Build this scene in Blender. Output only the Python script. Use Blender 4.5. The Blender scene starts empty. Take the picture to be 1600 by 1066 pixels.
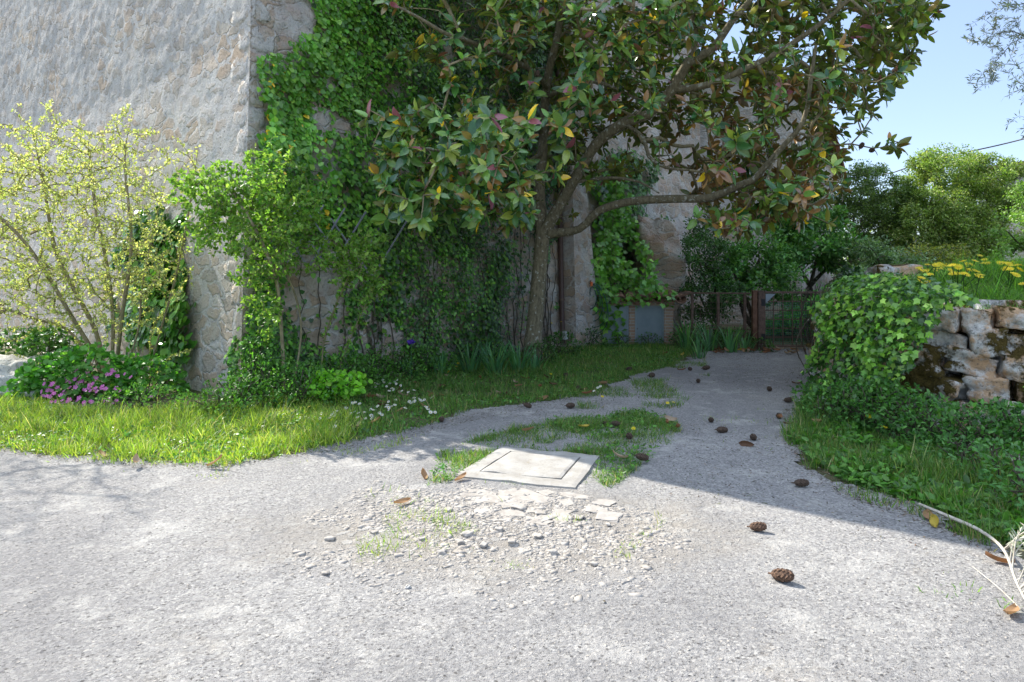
import bpy, math, random
import numpy as np
from mathutils import Vector, Matrix, noise as mnoise
random.seed(7); rng = np.random.default_rng(7)
C = bpy.context.scene.collection
SC = bpy.context.scene
# ------------------------------------------------------------------ camera, sky, sun
F = 1066.7; CAMH = 1.5; HOR = 430.0
cam = bpy.data.cameras.new('camera'); camo = bpy.data.objects.new('camera', cam); C.objects.link(camo)
camo.location = (0, 0, CAMH); camo.rotation_euler = (math.radians(90), 0, 0)
cam.lens = 24; cam.sensor_width = 36; cam.shift_y = -(533 - HOR) / 1600.0
cam.clip_start = 0.05; cam.clip_end = 3000
SC.camera = camo
SUN_H = np.array((-.762, .648)); SUN_H = SUN_H / np.linalg.norm(SUN_H); ELEV = math.radians(42)
SUN_V = Vector((SUN_H[0] * math.cos(ELEV), SUN_H[1] * math.cos(ELEV), math.sin(ELEV)))
w = bpy.data.worlds.new('World'); SC.world = w; w.use_nodes = True
nt = w.node_tree
sky = nt.nodes.new('ShaderNodeTexSky'); sky.sky_type = 'NISHITA'; sky.sun_disc = False
sky.sun_elevation = ELEV; sky.sun_rotation = math.atan2(SUN_H[0], SUN_H[1])
sky.air_density = 1.0; sky.dust_density = 0.4; sky.ozone_density = 1.0; sky.altitude = 300
bg = nt.nodes['Background']; bg.inputs[1].default_value = 0.13
mx = nt.nodes.new('ShaderNodeMix'); mx.data_type = 'RGBA'; mx.inputs[0].default_value = .72; mx.inputs[7].default_value = (0.76, 0.95, 1.46, 1)   # even pale-blue veil added over the sky to lift the shade
nt.links.new(sky.outputs[0], mx.inputs[6])
# bright cloud patches added out of frame, above the view, to lift the shade
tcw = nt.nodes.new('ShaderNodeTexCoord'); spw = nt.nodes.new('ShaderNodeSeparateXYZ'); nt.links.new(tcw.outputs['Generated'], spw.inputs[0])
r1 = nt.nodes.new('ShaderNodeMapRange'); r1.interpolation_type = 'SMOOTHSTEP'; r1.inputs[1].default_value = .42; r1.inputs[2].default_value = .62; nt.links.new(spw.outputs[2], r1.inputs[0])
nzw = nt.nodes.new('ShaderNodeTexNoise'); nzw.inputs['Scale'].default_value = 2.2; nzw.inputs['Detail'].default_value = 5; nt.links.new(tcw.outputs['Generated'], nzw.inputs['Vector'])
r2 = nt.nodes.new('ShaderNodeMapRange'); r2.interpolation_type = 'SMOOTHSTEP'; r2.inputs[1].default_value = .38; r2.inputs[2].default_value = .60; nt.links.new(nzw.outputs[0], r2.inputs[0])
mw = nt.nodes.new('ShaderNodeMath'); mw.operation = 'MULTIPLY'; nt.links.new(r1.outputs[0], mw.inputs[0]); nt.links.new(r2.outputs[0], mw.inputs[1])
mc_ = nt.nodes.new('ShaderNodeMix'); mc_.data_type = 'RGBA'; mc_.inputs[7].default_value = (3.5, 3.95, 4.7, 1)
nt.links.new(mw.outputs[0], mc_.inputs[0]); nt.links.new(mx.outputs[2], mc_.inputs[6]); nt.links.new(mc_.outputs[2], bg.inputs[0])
sl = bpy.data.lights.new('sun', 'SUN'); sl.energy = 2.35; sl.angle = math.radians(0.5); sl.color = (1, .94, .84)
so = bpy.data.objects.new('sun', sl); C.objects.link(so)
so.rotation_euler = SUN_V.to_track_quat('Z', 'Y').to_euler(); so.location = (-20, 20, 30)
SC.view_settings.view_transform = 'Standard'; SC.view_settings.look = 'None'
SC.view_settings.exposure = 1.99; SC.view_settings.gamma = 1
SC.cycles.max_bounces = 8; SC.cycles.transparent_max_bounces = 8
# ------------------------------------------------------------------ helpers
def tag(o, label=None, cat=None, group=None, kind=None):
    if label: o['label'] = label
    if cat: o['category'] = cat
    if group: o['group'] = group
    if kind: o['kind'] = kind
    return o
def empty(name, loc, label, cat, group=None):
    o = bpy.data.objects.new(name, None); C.objects.link(o); o.location = loc; o.empty_display_size = .1
    return tag(o, label, cat, group)
def P(px, py, Y):            # a point seen at a pixel, at depth Y
    return np.array(((px - 800) * Y / F, Y, CAMH - (py - HOR) * Y / F))
def G(px, py, z=0.0):        # ground point
    Y = (CAMH - z) * F / (py - HOR)
    return np.array(((px - 800) * Y / F, Y, z))
def proj(p):
    Y = np.maximum(p[:, 1], .05)
    return np.stack((800 + p[:, 0] / Y * F, HOR + (CAMH - p[:, 2]) / Y * F), 1)
def inpoly(q, poly):
    x, y = q[:, 0], q[:, 1]; ins = np.zeros(len(q), bool); n = len(poly)
    for i in range(n):
        x1, y1 = poly[i]; x2, y2 = poly[(i + 1) % n]
        if y1 == y2: continue
        c = ((y1 > y) != (y2 > y)) & (x < (x2 - x1) * (y - y1) / (y2 - y1) + x1)
        ins ^= c
    return ins
def _h(ix, iy, iz, seed):
    n = (ix * 73856093) ^ (iy * 19349663) ^ (iz * 83492791) ^ (seed * 2654435761)
    n = n.astype(np.uint64) & np.uint64(0xffffffff)
    n = (n ^ (n >> np.uint64(13))) * np.uint64(1274126177) & np.uint64(0xffffffff)
    n = (n ^ (n >> np.uint64(16))) * np.uint64(2246822519) & np.uint64(0xffffffff)
    return ((n ^ (n >> np.uint64(15))) & np.uint64(0xffffff)).astype(float) / 0xffffff
def vnoise(p, scale=1.0, seed=0):   # value noise 0..1
    p = np.asarray(p, float)
    if p.shape[1] == 2: p = np.c_[p, np.zeros(len(p))]
    q = p * scale + 1000.0; i = np.floor(q).astype(np.int64); f = q - i; f = f * f * (3 - 2 * f)
    r = 0
    for dx in (0, 1):
        for dy in (0, 1):
            for dz in (0, 1):
                wt = (f[:, 0] if dx else 1 - f[:, 0]) * (f[:, 1] if dy else 1 - f[:, 1]) * (f[:, 2] if dz else 1 - f[:, 2])
                r = r + wt * _h(i[:, 0] + dx, i[:, 1] + dy, i[:, 2] + dz, seed)
    return r
def fbm(p, scale, seed=0, oct=4):
    r = 0; a = 1; t = 0
    for k in range(oct):
        r = r + a * vnoise(p, scale * 2 ** k, seed + k); t += a; a *= .5
    return r / t
def mesh_obj(name, V, Fc, mat, parent=None, smooth=True, uv=None, col=None, loc=None):
    me = bpy.data.meshes.new(name)
    if isinstance(Fc, np.ndarray):
        n, k = Fc.shape
        me.vertices.add(len(V)); me.vertices.foreach_set('co', np.asarray(V, np.float32).ravel())
        me.loops.add(n * k); me.loops.foreach_set('vertex_index', Fc.astype(np.int32).ravel())
        me.polygons.add(n); me.polygons.foreach_set('loop_start', np.arange(0, n * k, k, dtype=np.int32))
        try: me.polygons.foreach_set('loop_total', np.full(n, k, np.int32))
        except Exception: pass
        me.update(calc_edges=True)
    else:
        me.from_pydata([tuple(map(float, v)) for v in V], [], [tuple(int(i) for i in f) for f in Fc])
    if col is not None:
        a = me.attributes.new('col', 'FLOAT_COLOR', 'FACE')
        a.data.foreach_set('color', np.c_[col, np.ones(len(col))].astype(np.float32).ravel())
    if uv is not None:
        ul = me.uv_layers.new(name='UVMap'); li = np.zeros(len(me.loops), np.int32); me.loops.foreach_get('vertex_index', li)
        ul.data.foreach_set('uv', np.asarray(uv, np.float32)[li].ravel())
    if smooth: me.polygons.foreach_set('use_smooth', np.ones(len(me.polygons), bool))
    for m in (mat if isinstance(mat, (list, tuple)) else [mat]): me.materials.append(m)
    me.update()
    o = bpy.data.objects.new(name, me); C.objects.link(o)
    if parent is not None:
        o.parent = parent; o.matrix_parent_inverse = Matrix.Translation(-Vector(parent.location))
        # geometry is in world space: the parent is an unrotated empty
    if loc is not None: o.location = loc
    return o
# ------------------------------------------------------------------ materials
class M:
    def __init__(s, name):
        s.m = bpy.data.materials.new(name); s.m.use_nodes = True; s.t = s.m.node_tree; s.n = s.t.nodes
        s.b = s.n['Principled BSDF']; s.out = s.n['Material Output']; s._co = None
    def new(s, ty, **kw):
        n = s.n.new(ty)
        for k, v in kw.items():
            if k in n.inputs: s.set(n.inputs[k], v)
            else: setattr(n, k, v)
        return n
    def set(s, inp, v):
        if isinstance(v, bpy.types.NodeSocket): s.t.links.new(v, inp)
        elif isinstance(v, (tuple, list)) and len(v) == 3 and inp.type == 'RGBA': inp.default_value = (*v, 1)
        else: inp.default_value = v
    def co(s, kind='Object'):
        if s._co is None: s._co = s.new('ShaderNodeTexCoord')
        return s._co.outputs[kind]
    def mapping(s, v, scale=(1, 1, 1), loc=(0, 0, 0), rot=(0, 0, 0)):
        n = s.new('ShaderNodeMapping'); s.set(n.inputs[0], v); n.inputs[1].default_value = loc; n.inputs[2].default_value = rot; n.inputs[3].default_value = scale
        return n.outputs[0]
    def noise(s, v, scale, detail=4, rough=.55, dist=0, out='Fac'):
        n = s.new('ShaderNodeTexNoise'); s.set(n.inputs['Vector'], v); n.inputs['Scale'].default_value = scale
        n.inputs['Detail'].default_value = detail; n.inputs['Roughness'].default_value = rough; n.inputs['Distortion'].default_value = dist
        return n.outputs[out]
    def voro(s, v, scale, feature='F1', out='Distance', rand=1):
        n = s.new('ShaderNodeTexVoronoi'); n.feature = feature; s.set(n.inputs['Vector'], v); n.inputs['Scale'].default_value = scale
        n.inputs['Randomness'].default_value = rand
        return n.outputs[out]
    def ramp(s, f, stops, interp='LINEAR'):
        n = s.new('ShaderNodeValToRGB'); s.set(n.inputs[0], f); cr = n.color_ramp; cr.interpolation = interp
        while len(cr.elements) < len(stops): cr.elements.new(.5)
        for e, (p, c) in zip(cr.elements, stops):
            e.position = p; e.color = (*c, 1) if isinstance(c, tuple) else (c, c, c, 1)
        return n.outputs[0]
    def mix(s, f, a, b, mode='MIX'):
        n = s.new('ShaderNodeMix'); n.data_type = 'RGBA'; n.blend_type = mode
        s.set(n.inputs[0], f); s.set(n.inputs[6], a); s.set(n.inputs[7], b)
        return n.outputs[2]
    def math(s, op, a, b=0.0, clamp=False):
        n = s.new('ShaderNodeMath'); n.operation = op; n.use_clamp = clamp; s.set(n.inputs[0], a); s.set(n.inputs[1], b)
        return n.outputs[0]
    def bump(s, h, strength=.5, dist=.02, normal=None):
        n = s.new('ShaderNodeBump'); s.set(n.inputs['Height'], h); n.inputs['Strength'].default_value = strength; n.inputs['Distance'].default_value = dist
        if normal is not None: s.set(n.inputs['Normal'], normal)
        return n.outputs[0]
    def done(s, col=None, rough=None, normal=None, metal=None, spec=None):
        if col is not None: s.set(s.b.inputs['Base Color'], col)
        if rough is not None: s.set(s.b.inputs['Roughness'], rough)
        if normal is not None: s.set(s.b.inputs['Normal'], normal)
        if metal is not None: s.set(s.b.inputs['Metallic'], metal)
        if spec is not None: s.set(s.b.inputs['Specular IOR Level'], spec)
        return s.m
def leaf_mat(name, rough=.45, trans=.3, tcol=(1.3, 1.5, .5), under=None, spec=.5, gain=1.5):
    m = M(name); a = m.new('ShaderNodeAttribute'); a.attribute_name = 'col'; col = m.mix(1.0, a.outputs['Color'], (gain, gain, gain), 'MULTIPLY')
    nz = m.noise(m.co(), 60, 2); colv = m.mix(m.ramp(nz, [(.3, 0.0), (.75, 1.0)]), m.mix(1.0, col, (.8, .8, .8), 'MULTIPLY'), m.mix(1.0, col, (1.15, 1.15, 1.1), 'MULTIPLY'))
    if under is not None:
        g = m.new('ShaderNodeNewGeometry'); colv = m.mix(g.outputs['Backfacing'], colv, m.mix(.55, colv, under))
    m.done(colv, rough, spec=spec)
    t = m.new('ShaderNodeBsdfTranslucent'); m.set(t.inputs[0], m.mix(1.0, col, tcol, 'MULTIPLY'))
    x = m.new('ShaderNodeMixShader'); x.inputs[0].default_value = trans
    m.t.links.new(m.b.outputs[0], x.inputs[1]); m.t.links.new(t.outputs[0], x.inputs[2]); m.t.links.new(x.outputs[0], m.out.inputs[0])
    return m.m
def mat_bark(name, c1, c2, lichen=(.35, .36, .28), la=.62, scale=18):
    m = M(name); v = m.mapping(m.co(), (1, 1, .35)); n = m.noise(v, scale, 6, .65); n2 = m.noise(m.co(), 14, 3, .6)
    c = m.ramp(n, [(.3, c1), (.7, c2)]); c = m.mix(m.ramp(n2, [(la, 0.0), (la + .05, 1.0)]), c, lichen)
    return m.done(c, .9, m.bump(n, .9, .015), spec=.2)
def mat_asphalt():
    m = M('asphalt'); co = m.co()
    sep = m.new('ShaderNodeSeparateXYZ'); m.set(sep.inputs[0], co)
    big = m.noise(co, .9, 5, .6); mid = m.noise(co, 6, 5, .65); fine = m.noise(co, 70, 3, .7)
    chipc = m.voro(co, 85, 'F1', 'Color'); chipd = m.noise(co, 130, 4, .8)
    chb = m.new('ShaderNodeSeparateColor'); m.set(chb.inputs[0], chipc)
    base = m.ramp(big, [(.3, (.26, .25, .245)), (.5, (.33, .318, .308)), (.7, (.41, .395, .372))])
    chips = m.ramp(chb.outputs[0], [(0, (.06, .057, .055)), (.08, (.21, .205, .20)), (.5, (.31, .30, .295)), (.85, (.42, .41, .39)), (1, (.58, .56, .52))])
    c = m.mix(.72, base, chips)
    pits_f = m.ramp(m.math('ADD', m.voro(co, 42, 'F1', 'Distance'), m.math('MULTIPLY', fine, .25)), [(0.22, 0.0), (.36, 1.0)]); pits = m.mix(pits_f, (.30, .285, .27), (1, 1, 1))
    pm = m.ramp(m.noise(co, 5, 2), [(.45, 0.0), (.6, 1.0)])
    c = m.mix(pm, c, m.mix(1.0, c, pits, 'MULTIPLY'))
    c = m.mix(m.ramp(mid, [(.35, .0), (.75, .35)]), c, (.40, .385, .36))
    # soil patch in front of the concrete cover: an ellipse at (-.1, 4.2)
    dx = m.math('MULTIPLY', m.math('SUBTRACT', sep.outputs[0], -.05), .56); dy = m.math('MULTIPLY', m.math('SUBTRACT', sep.outputs[1], 4.05), 1.15)
    rr = m.math('SQRT', m.math('ADD', m.math('MULTIPLY', dx, dx), m.math('MULTIPLY', dy, dy)))
    rr = m.math('ADD', rr, m.math('MULTIPLY', m.math('SUBTRACT', m.noise(co, 2.6, 5, .65), .5), .9))
    soil = m.ramp(m.noise(co, 22, 5, .7), [(.3, (.26, .225, .185)), (.5, (.36, .325, .275)), (.75, (.47, .435, .385))])
    sd = m.voro(m.mix(.06, co, m.noise(co, 9, 3, .7, 0, 'Color')), 17, 'DISTANCE_TO_EDGE'); sci = m.new('ShaderNodeSeparateColor'); m.set(sci.inputs[0], m.voro(m.mix(.06, co, m.noise(co, 9, 3, .7, 0, 'Color')), 17, 'F1', 'Color'))
    st_ = m.math('MULTIPLY', m.ramp(sd, [(.10, 0.0), (.20, 1.0)]), m.ramp(sci.outputs[0], [(.55, 0.0), (.60, 1.0)])); soil = m.mix(st_, soil, m.ramp(sci.outputs[1], [(0, (.33, .31, .28)), (1, (.56, .54, .49))]))
    pmask = m.ramp(rr, [(.45, .92), (.95, .0)]); c = m.mix(pmask, c, soil)
    ck = m.voro(m.mix(.12, co, m.noise(co, 3, 4, .7, 0, 'Color')), 1.1, 'DISTANCE_TO_EDGE'); ckm = m.math('MULTIPLY', m.ramp(ck, [(.0, 1.0), (.012, 0.0)]), m.ramp(m.noise(co, .7, 3), [(.56, 0.0), (.64, .5)]))
    c = m.mix(ckm, c, (.11, .10, .09))
    c = m.mix(m.ramp(m.noise(m.mapping(co, (1, .55, 1)), .55, 6, .7, .6), [(.44, 0.0), (.60, .5)]), c, (.20, .195, .195))
    c = m.mix(m.ramp(m.noise(co, 2.1, 5, .75, .3), [(.54, 0.0), (.66, .55)]), c, (.56, .54, .50))
    dsp_ = m.new('ShaderNodeSeparateColor'); m.set(dsp_.inputs[0], m.voro(co, 21, 'F1', 'Color')); dk_ = m.math('MULTIPLY', m.ramp(m.math('ADD', m.voro(co, 21, 'F1', 'Distance'), m.math('MULTIPLY', fine, .3)), [(.26, 1.0), (.34, 0.0)]), m.ramp(dsp_.outputs[0], [(.45, 0.0), (.5, .85)])); c = m.mix(dk_, c, (.09, .085, .08))
    # sandy edges of the paving
    c = m.mix(m.ramp(m.noise(co, 1.3, 6, .7, .4), [(.58, .0), (.72, .55)]), c, soil)
    h = m.math('ADD', m.math('MULTIPLY', chipd, .9), m.math('ADD', m.math('MULTIPLY', fine, 1.1), m.math('MULTIPLY', pits_f, .5)))
    h2 = m.math('ADD', m.math('MULTIPLY', mid, 1.0), m.math('MULTIPLY', m.noise(co, 22, 4, .7), .8))
    h2b = m.math('MULTIPLY', m.math('MULTIPLY', st_, pmask), 1.0); nrm = m.bump(h, 1.0, .010); nrm = m.bump(h2b, .8, .02, nrm); nrm = m.bump(h2, .7, .03, nrm)
    return m.done(c, .9, nrm, spec=.25)
def mat_soil():
    m = M('soil'); co = m.co(); n = m.noise(co, 9, 6, .7); n2 = m.noise(co, .8, 3)
    c = m.ramp(n, [(.3, (.09, .075, .05)), (.6, (.17, .145, .10)), (.8, (.27, .24, .18))])
    c = m.mix(m.ramp(n2, [(.4, 0.0), (.6, .6)]), c, (.08, .12, .035))
    return m.done(c, .95, m.bump(n, .8, .04), spec=.1)
def mat_wall(name, warm=.5, seedloc=0.0, dark=(.33, .335, .345), ruddy=.12):
    m = M(name); uv = m.co('UV'); ob = m.co()
    dn = m.noise(uv, 2.2, 3, .6, 0, 'Color'); 
    vm = m.new('ShaderNodeVectorMath', operation='SCALE'); m.set(vm.inputs[0], dn); vm.inputs[3].default_value = .5
    va = m.new('ShaderNodeVectorMath', operation='ADD'); m.set(va.inputs[0], uv); m.set(va.inputs[1], vm.outputs[0])
    dn2 = m.noise(uv, 11, 3, .6, 0, 'Color'); vm2 = m.new('ShaderNodeVectorMath', operation='SCALE'); m.set(vm2.inputs[0], dn2); vm2.inputs[3].default_value = .05
    vb = m.new('ShaderNodeVectorMath', operation='ADD'); m.set(vb.inputs[0], va.outputs[0]); m.set(vb.inputs[1], vm2.outputs[0])
    v = m.mapping(vb.outputs[0], (2.3, 5.2, 1), (seedloc, seedloc * .7, 0))
    edge = m.voro(v, 1.0, 'DISTANCE_TO_EDGE', 'Distance', .75); cid = m.voro(v, 1.0, 'F1', 'Color', .75)
    sc = m.new('ShaderNodeSeparateColor'); m.set(sc.inputs[0], cid)
    big = m.noise(uv, .55, 4, .6); grit = m.noise(ob, 26, 6, .72); mid = m.noise(ob, 5, 5, .7)
    stone = m.ramp(sc.outputs[0], [(0, (.42, .38, .32)), (.3, (.60, .55, .46)), (.55, (.55, .43, .31)), (.75, (.68, .63, .55)), (1, (.76, .73, .67))])
    stone = m.mix(m.ramp(mid, [(.45, 0.0), (.7, .6)]), stone, (.58, .42, .28))
    mort = m.ramp(mid, [(.3, (.56, .545, .51)), (.7, (.73, .715, .67))])
    # how much plaster hides the stones
    pl = m.ramp(m.noise(m.mapping(uv, (.7, 1.1, 1), (3 + seedloc, 1, 0)), 1.1, 5, .62), [(.40 + warm * .08, .0), (.54 + warm * .08, 1.0)])
    sv0 = m.new('ShaderNodeSeparateXYZ'); m.set(sv0.inputs[0], uv)
    lowm = m.math('ADD', m.math('MULTIPLY', m.math('SUBTRACT', sv0.outputs[1], 1.2), .8), m.math('MULTIPLY', mid, .6), True); pl = m.math('MULTIPLY', pl, lowm)
    wid = m.math('ADD', .03, m.math('MULTIPLY', pl, .16))
    st = m.math('MULTIPLY', m.math('SUBTRACT', edge, wid), 14.0, True)
    st = m.math('MULTIPLY', st, m.math('SUBTRACT', 1.0, m.math('MULTIPLY', pl, .55)))
    c = m.mix(st, mort, stone)
    # grey weathering and damp, stronger high up
    sv = m.new('ShaderNodeSeparateXYZ'); m.set(sv.inputs[0], uv)
    up = m.math('MULTIPLY', m.math('SUBTRACT', sv.outputs[1], 2.2), .16, True)
    gm = m.math('MULTIPLY', m.ramp(m.math('ADD', big, m.math('MULTIPLY', m.noise(m.mapping(uv, (3, .6, 1)), 1.5, 5, .7), .6)), [(.62, 0.0), (.95, 1.0)]), m.math('ADD', .35, up), True)
    c = m.mix(gm, c, m.mix(.5, c, dark))
    c = m.mix(m.ramp(grit, [(.34, .85), (.47, .0)]), c, m.mix(.6, c, (.12, .11, .10)))
    c = m.mix(m.ramp(m.noise(ob, 9, 6, .8), [(.58, .0), (.68, .5)]), c, (.78, .76, .71))
    rd = m.ramp(m.noise(m.mapping(uv, (1, 1.4, 1), (9, 4, 0)), 1.6, 6, .7), [(.42, 0.0), (.62, 1.0)]); c = m.mix(m.math('MULTIPLY', rd, ruddy), c, m.mix(.55, c, (.50, .27, .16)))
    hole = m.ramp(m.voro(ob, 9, 'F1', 'Distance'), [(.05, 0.0), (.16, 1.0)])
    hm = m.ramp(m.noise(ob, 3, 3), [(.5, 0.0), (.6, 1.0)]); hole = m.mix(hm, (1, 1, 1), hole)
    c = m.mix(1.0, c, m.mix(.5, hole, (1, 1, 1)), 'MULTIPLY')
    h = m.math('ADD', m.math('MULTIPLY', st, .9), m.math('ADD', m.math('MULTIPLY', grit, 1.6), m.math('MULTIPLY', mid, 1.3)))
    h = m.math('ADD', h, m.math('MULTIPLY', hole, .6))
    return m.done(c, .95, m.bump(h, 1.0, .028), spec=.15)
def mat_simple(name, c1, c2, scale=8, rough=.6, bump=.3, bd=.01, metal=0, detail=5, spec=.4):
    m = M(name); n = m.noise(m.co(), scale, detail, .65)
    return m.done(m.ramp(n, [(.3, c1), (.7, c2)]), rough, m.bump(n, bump, bd), metal, spec)
def mat_concrete():
    m = M('weathered_concrete'); co = m.co(); n = m.noise(co, 5, 6, .7); f = m.noise(co, 60, 4, .7)
    c = m.ramp(n, [(.3, (.27, .25, .22)), (.55, (.37, .355, .325)), (.75, (.45, .435, .40))])
    c = m.mix(m.ramp(f, [(.3, .6), (.45, 0.0)]), c, (.2, .19, .17))
    c = m.mix(m.ramp(m.noise(co, 12, 4, .7, .5), [(.62, 0.0), (.7, .6)]), c, (.24, .20, .14))
    return m.done(c, .9, m.bump(f, .6, .005), spec=.2)
def mat_rock(name, moss=.5, warm=False):
    m = M(name); co = m.co(); n = m.noise(co, 3.0, 6, .7); f = m.noise(co, 28, 5, .75)
    g = m.new('ShaderNodeNewGeometry'); sp = m.new('ShaderNodeSeparateXYZ'); m.set(sp.inputs[0], g.outputs['Normal'])
    c = m.ramp(m.noise(co, 5, 6, .75), [(.25, (.12, .12, .12)), (.38, (.34, .33, .31)), (.5, (.62, .61, .58)), (.75, (.80, .79, .75))])
    if warm: c = m.mix(m.ramp(n, [(.45, 0.0), (.56, .8)]), c, (.58, .34, .16))
    c = m.mix(m.ramp(f, [(.28, .9), (.45, 0.0)]), c, (.05, .05, .05))
    mf = m.math('ADD', m.noise(m.mapping(co, (1, 1, 1), (4, 2, 7)), 2.2, 6, .7), m.math('MULTIPLY', sp.outputs[2], .06))
    mossc = m.ramp(m.noise(co, 45, 4, .8), [(.3, (.035, .028, .01)), (.55, (.10, .072, .02)), (.8, (.16, .13, .035))])
    mask = m.ramp(mf, [(1 - moss - .02, 0.0), (1 - moss + .03, 1.0)])
    c = m.mix(mask, c, mossc)
    h = m.math('ADD', m.math('MULTIPLY', f, .8), m.math('ADD', m.math('MULTIPLY', mask, .5), n))
    return m.done(c, .95, m.bump(h, 1.0, .03), spec=.15)
def mat_tile():
    m = M('terracotta'); co = m.co(); n = m.noise(co, 5, 6, .7)
    return m.done(m.ramp(n, [(.3, (.10, .06, .045)), (.5, (.24, .14, .09)), (.7, (.36, .27, .19))]), .9, m.bump(n, .5, .01), spec=.2)
def mat_brick():
    m = M('thin_brick'); uv = m.co('UV'); b = m.new('ShaderNodeTexBrick'); m.set(b.inputs['Vector'], uv)
    b.inputs['Scale'].default_value = 1; b.inputs['Brick Width'].default_value = .25; b.inputs['Row Height'].default_value = .065; b.inputs['Mortar Size'].default_value = .008
    b.inputs['Color1'].default_value = (.36, .20, .13, 1); b.inputs['Color2'].default_value = (.46, .31, .21, 1); b.inputs['Mortar'].default_value = (.45, .42, .37, 1)
    n = m.noise(m.co(), 22, 4, .7); c = m.mix(m.ramp(n, [(.4, 0.0), (.7, .6)]), b.outputs[0], (.42, .36, .29))
    return m.done(c, .95, m.bump(m.math('SUBTRACT', n, b.outputs[1]), .6, .012), spec=.15)
MAT = dict(
    asphalt=mat_asphalt(), soil=mat_soil(), wallL=mat_wall('rubble_stone_wall', .15, 0), wallR=mat_wall('rubble_stone_wall_ruddy', .9, 5.3, ruddy=.65),
    wallW=mat_wall('pale_rubble_wall', .8, 9.1, (.5, .5, .5), .05),
    conc=mat_concrete(), rock=mat_rock('lichen_rock', .42), rockw=mat_rock('mossy_lichen_rock', .47, True), grock=mat_rock('grey_boulder', .30),
    tile=mat_tile(), brick=mat_brick(),
    bark=mat_bark('magnolia_bark', (.10, .085, .055), (.30, .26, .17), (.42, .42, .36), .60, 30),
    barkl=mat_bark('pale_bark', (.15, .125, .075), (.36, .31, .19), (.42, .42, .30), .64, 26),
    barkd=mat_bark('dark_bark', (.05, .042, .03), (.13, .11, .08)),
    drystick=mat_bark('dry_wood', (.35, .31, .25), (.62, .58, .50), (.5, .48, .4), .7),
    mag=leaf_mat('magnolia_leaf', .24, .2, (1.3, 1.4, .4), under=(.23, .15, .055), spec=.8, gain=2.1),
    ivy=leaf_mat('ivy_leaf', .34, .25, spec=.6, gain=2.0), small=leaf_mat('spring_leaf', .5, .5, (1.35, 1.35, .75), gain=1.1),
    shrub=leaf_mat('shrub_leaf', .45, .35, gain=1.9), grass=leaf_mat('grass_blade', .5, .45, (1.35, 1.4, .55)), olive=leaf_mat('olive_leaf', .45, .15, under=(.35, .38, .34), gain=1.1),
    litter=leaf_mat('dry_leaf', .7, .2, (1.2, 1.1, .8), gain=1), petal=leaf_mat('petal', .6, .35, (1.1, 1.1, 1.1), gain=1),
    cone=mat_simple('cone_scales', (.03, .02, .014), (.12, .08, .055), 60, .85, .8, .01),
    conel=mat_simple('dry_cone_scales', (.04, .025, .018), (.20, .115, .07), 60, .85, .8, .01),
    pipe=mat_simple('brown_pipe_paint', (.075, .042, .035), (.12, .07, .055), 12, .45, .1),
    door=mat_simple('grey_zinc_door', (.20, .25, .27), (.27, .32, .34), 4, .5, .1, metal=.3),
    doorf=mat_simple('grey_zinc_trim', (.26, .31, .33), (.34, .38, .40), 6, .5, .1, metal=.3),
    rust=mat_simple('rusty_iron', (.09, .058, .045), (.21, .135, .095), 20, .8, .5),
    net=mat_simple('green_mesh', (.05, .17, .10), (.08, .24, .14), 20, .7, .2),
    plast=mat_simple('white_plastic', (.55, .55, .53), (.62, .62, .6), 6, .4, .05),
    lattice=mat_simple('grey_blue_lattice', (.20, .215, .25), (.29, .30, .34), 10, .6, .1),
    hose=mat_simple('green_hose', (.012, .07, .045), (.02, .10, .06), 6, .4, .05),
    orange=mat_simple('orange_plastic', (.7, .16, .04), (.8, .2, .05), 6, .4, .05),
    timber=mat_simple('dark_timber', (.11, .05, .03), (.24, .13, .08), 9, .85, .4),
    cable=mat_simple('black_cable', (.02, .02, .02), (.04, .04, .04), 6, .5, .05),
    stoneg=mat_simple('pale_gravel', (.27, .245, .215), (.43, .40, .36), 12, .95, .5),
    ruin=mat_wall('ruined_masonry', 1.1, 4.4, (.2, .19, .17), .9), blockw=mat_wall('quoin_stone', 0, 2.2),
)
# ------------------------------------------------------------------ geometry builders
def norm(v): return v / np.maximum(np.linalg.norm(v, axis=-1, keepdims=True), 1e-9)
def T_oval(wd=.36, fold=.06, droop=.18, rows=(.18, .42, .68, .88)):
    V = [(0, 0, 0)]; Fq = []
    for y in rows:
        ww = wd * .5 * math.sin(math.pi * y ** .85) ** .75; z = -droop * y * y
        V += [(-ww, y, z + fold), (0, y, z), (ww, y, z + fold)]
    V.append((0, 1, -droop)); e = len(V) - 1; k = len(rows)
    Fq += [(0, 2, 1, 1), (0, 3, 2, 2)]
    for r in range(k - 1):
        a = 1 + 3 * r
        Fq += [(a, a + 1, a + 4, a + 3), (a + 1, a + 2, a + 5, a + 4)]
    a = 1 + 3 * (k - 1); Fq += [(a, a + 1, e, e), (a + 1, a + 2, e, e)]
    return V, Fq
def tri(Fq):   # to triangles
    o = []
    for f in Fq:
        u = []
        for i in f:
            if i not in u: u.append(i)
        if len(u) == 3: o.append(tuple(u))
        elif len(u) == 4: o += [(u[0], u[1], u[2]), (u[0], u[2], u[3])]
    return o
def T_fan(pts, cz=-.05, droop=.12):
    V = [(0, .35, cz)] + [(x, y, -droop * y * y + .02 * math.cos(5 * x)) for x, y in pts]
    n = len(pts); return V, [(0, 1 + i, 1 + (i + 1) % n) for i in range(n)]
T_MAG = T_oval(.46, .06, .18); T_MAG = (T_MAG[0], tri(T_MAG[1]))
T_OV = T_oval(.55, .06, .12, (.3, .7)); T_OV = (T_OV[0], tri(T_OV[1]))
T_OLI = T_oval(.2, .02, .1, (.5,)); T_OLI = (T_OLI[0], tri(T_OLI[1]))
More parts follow.
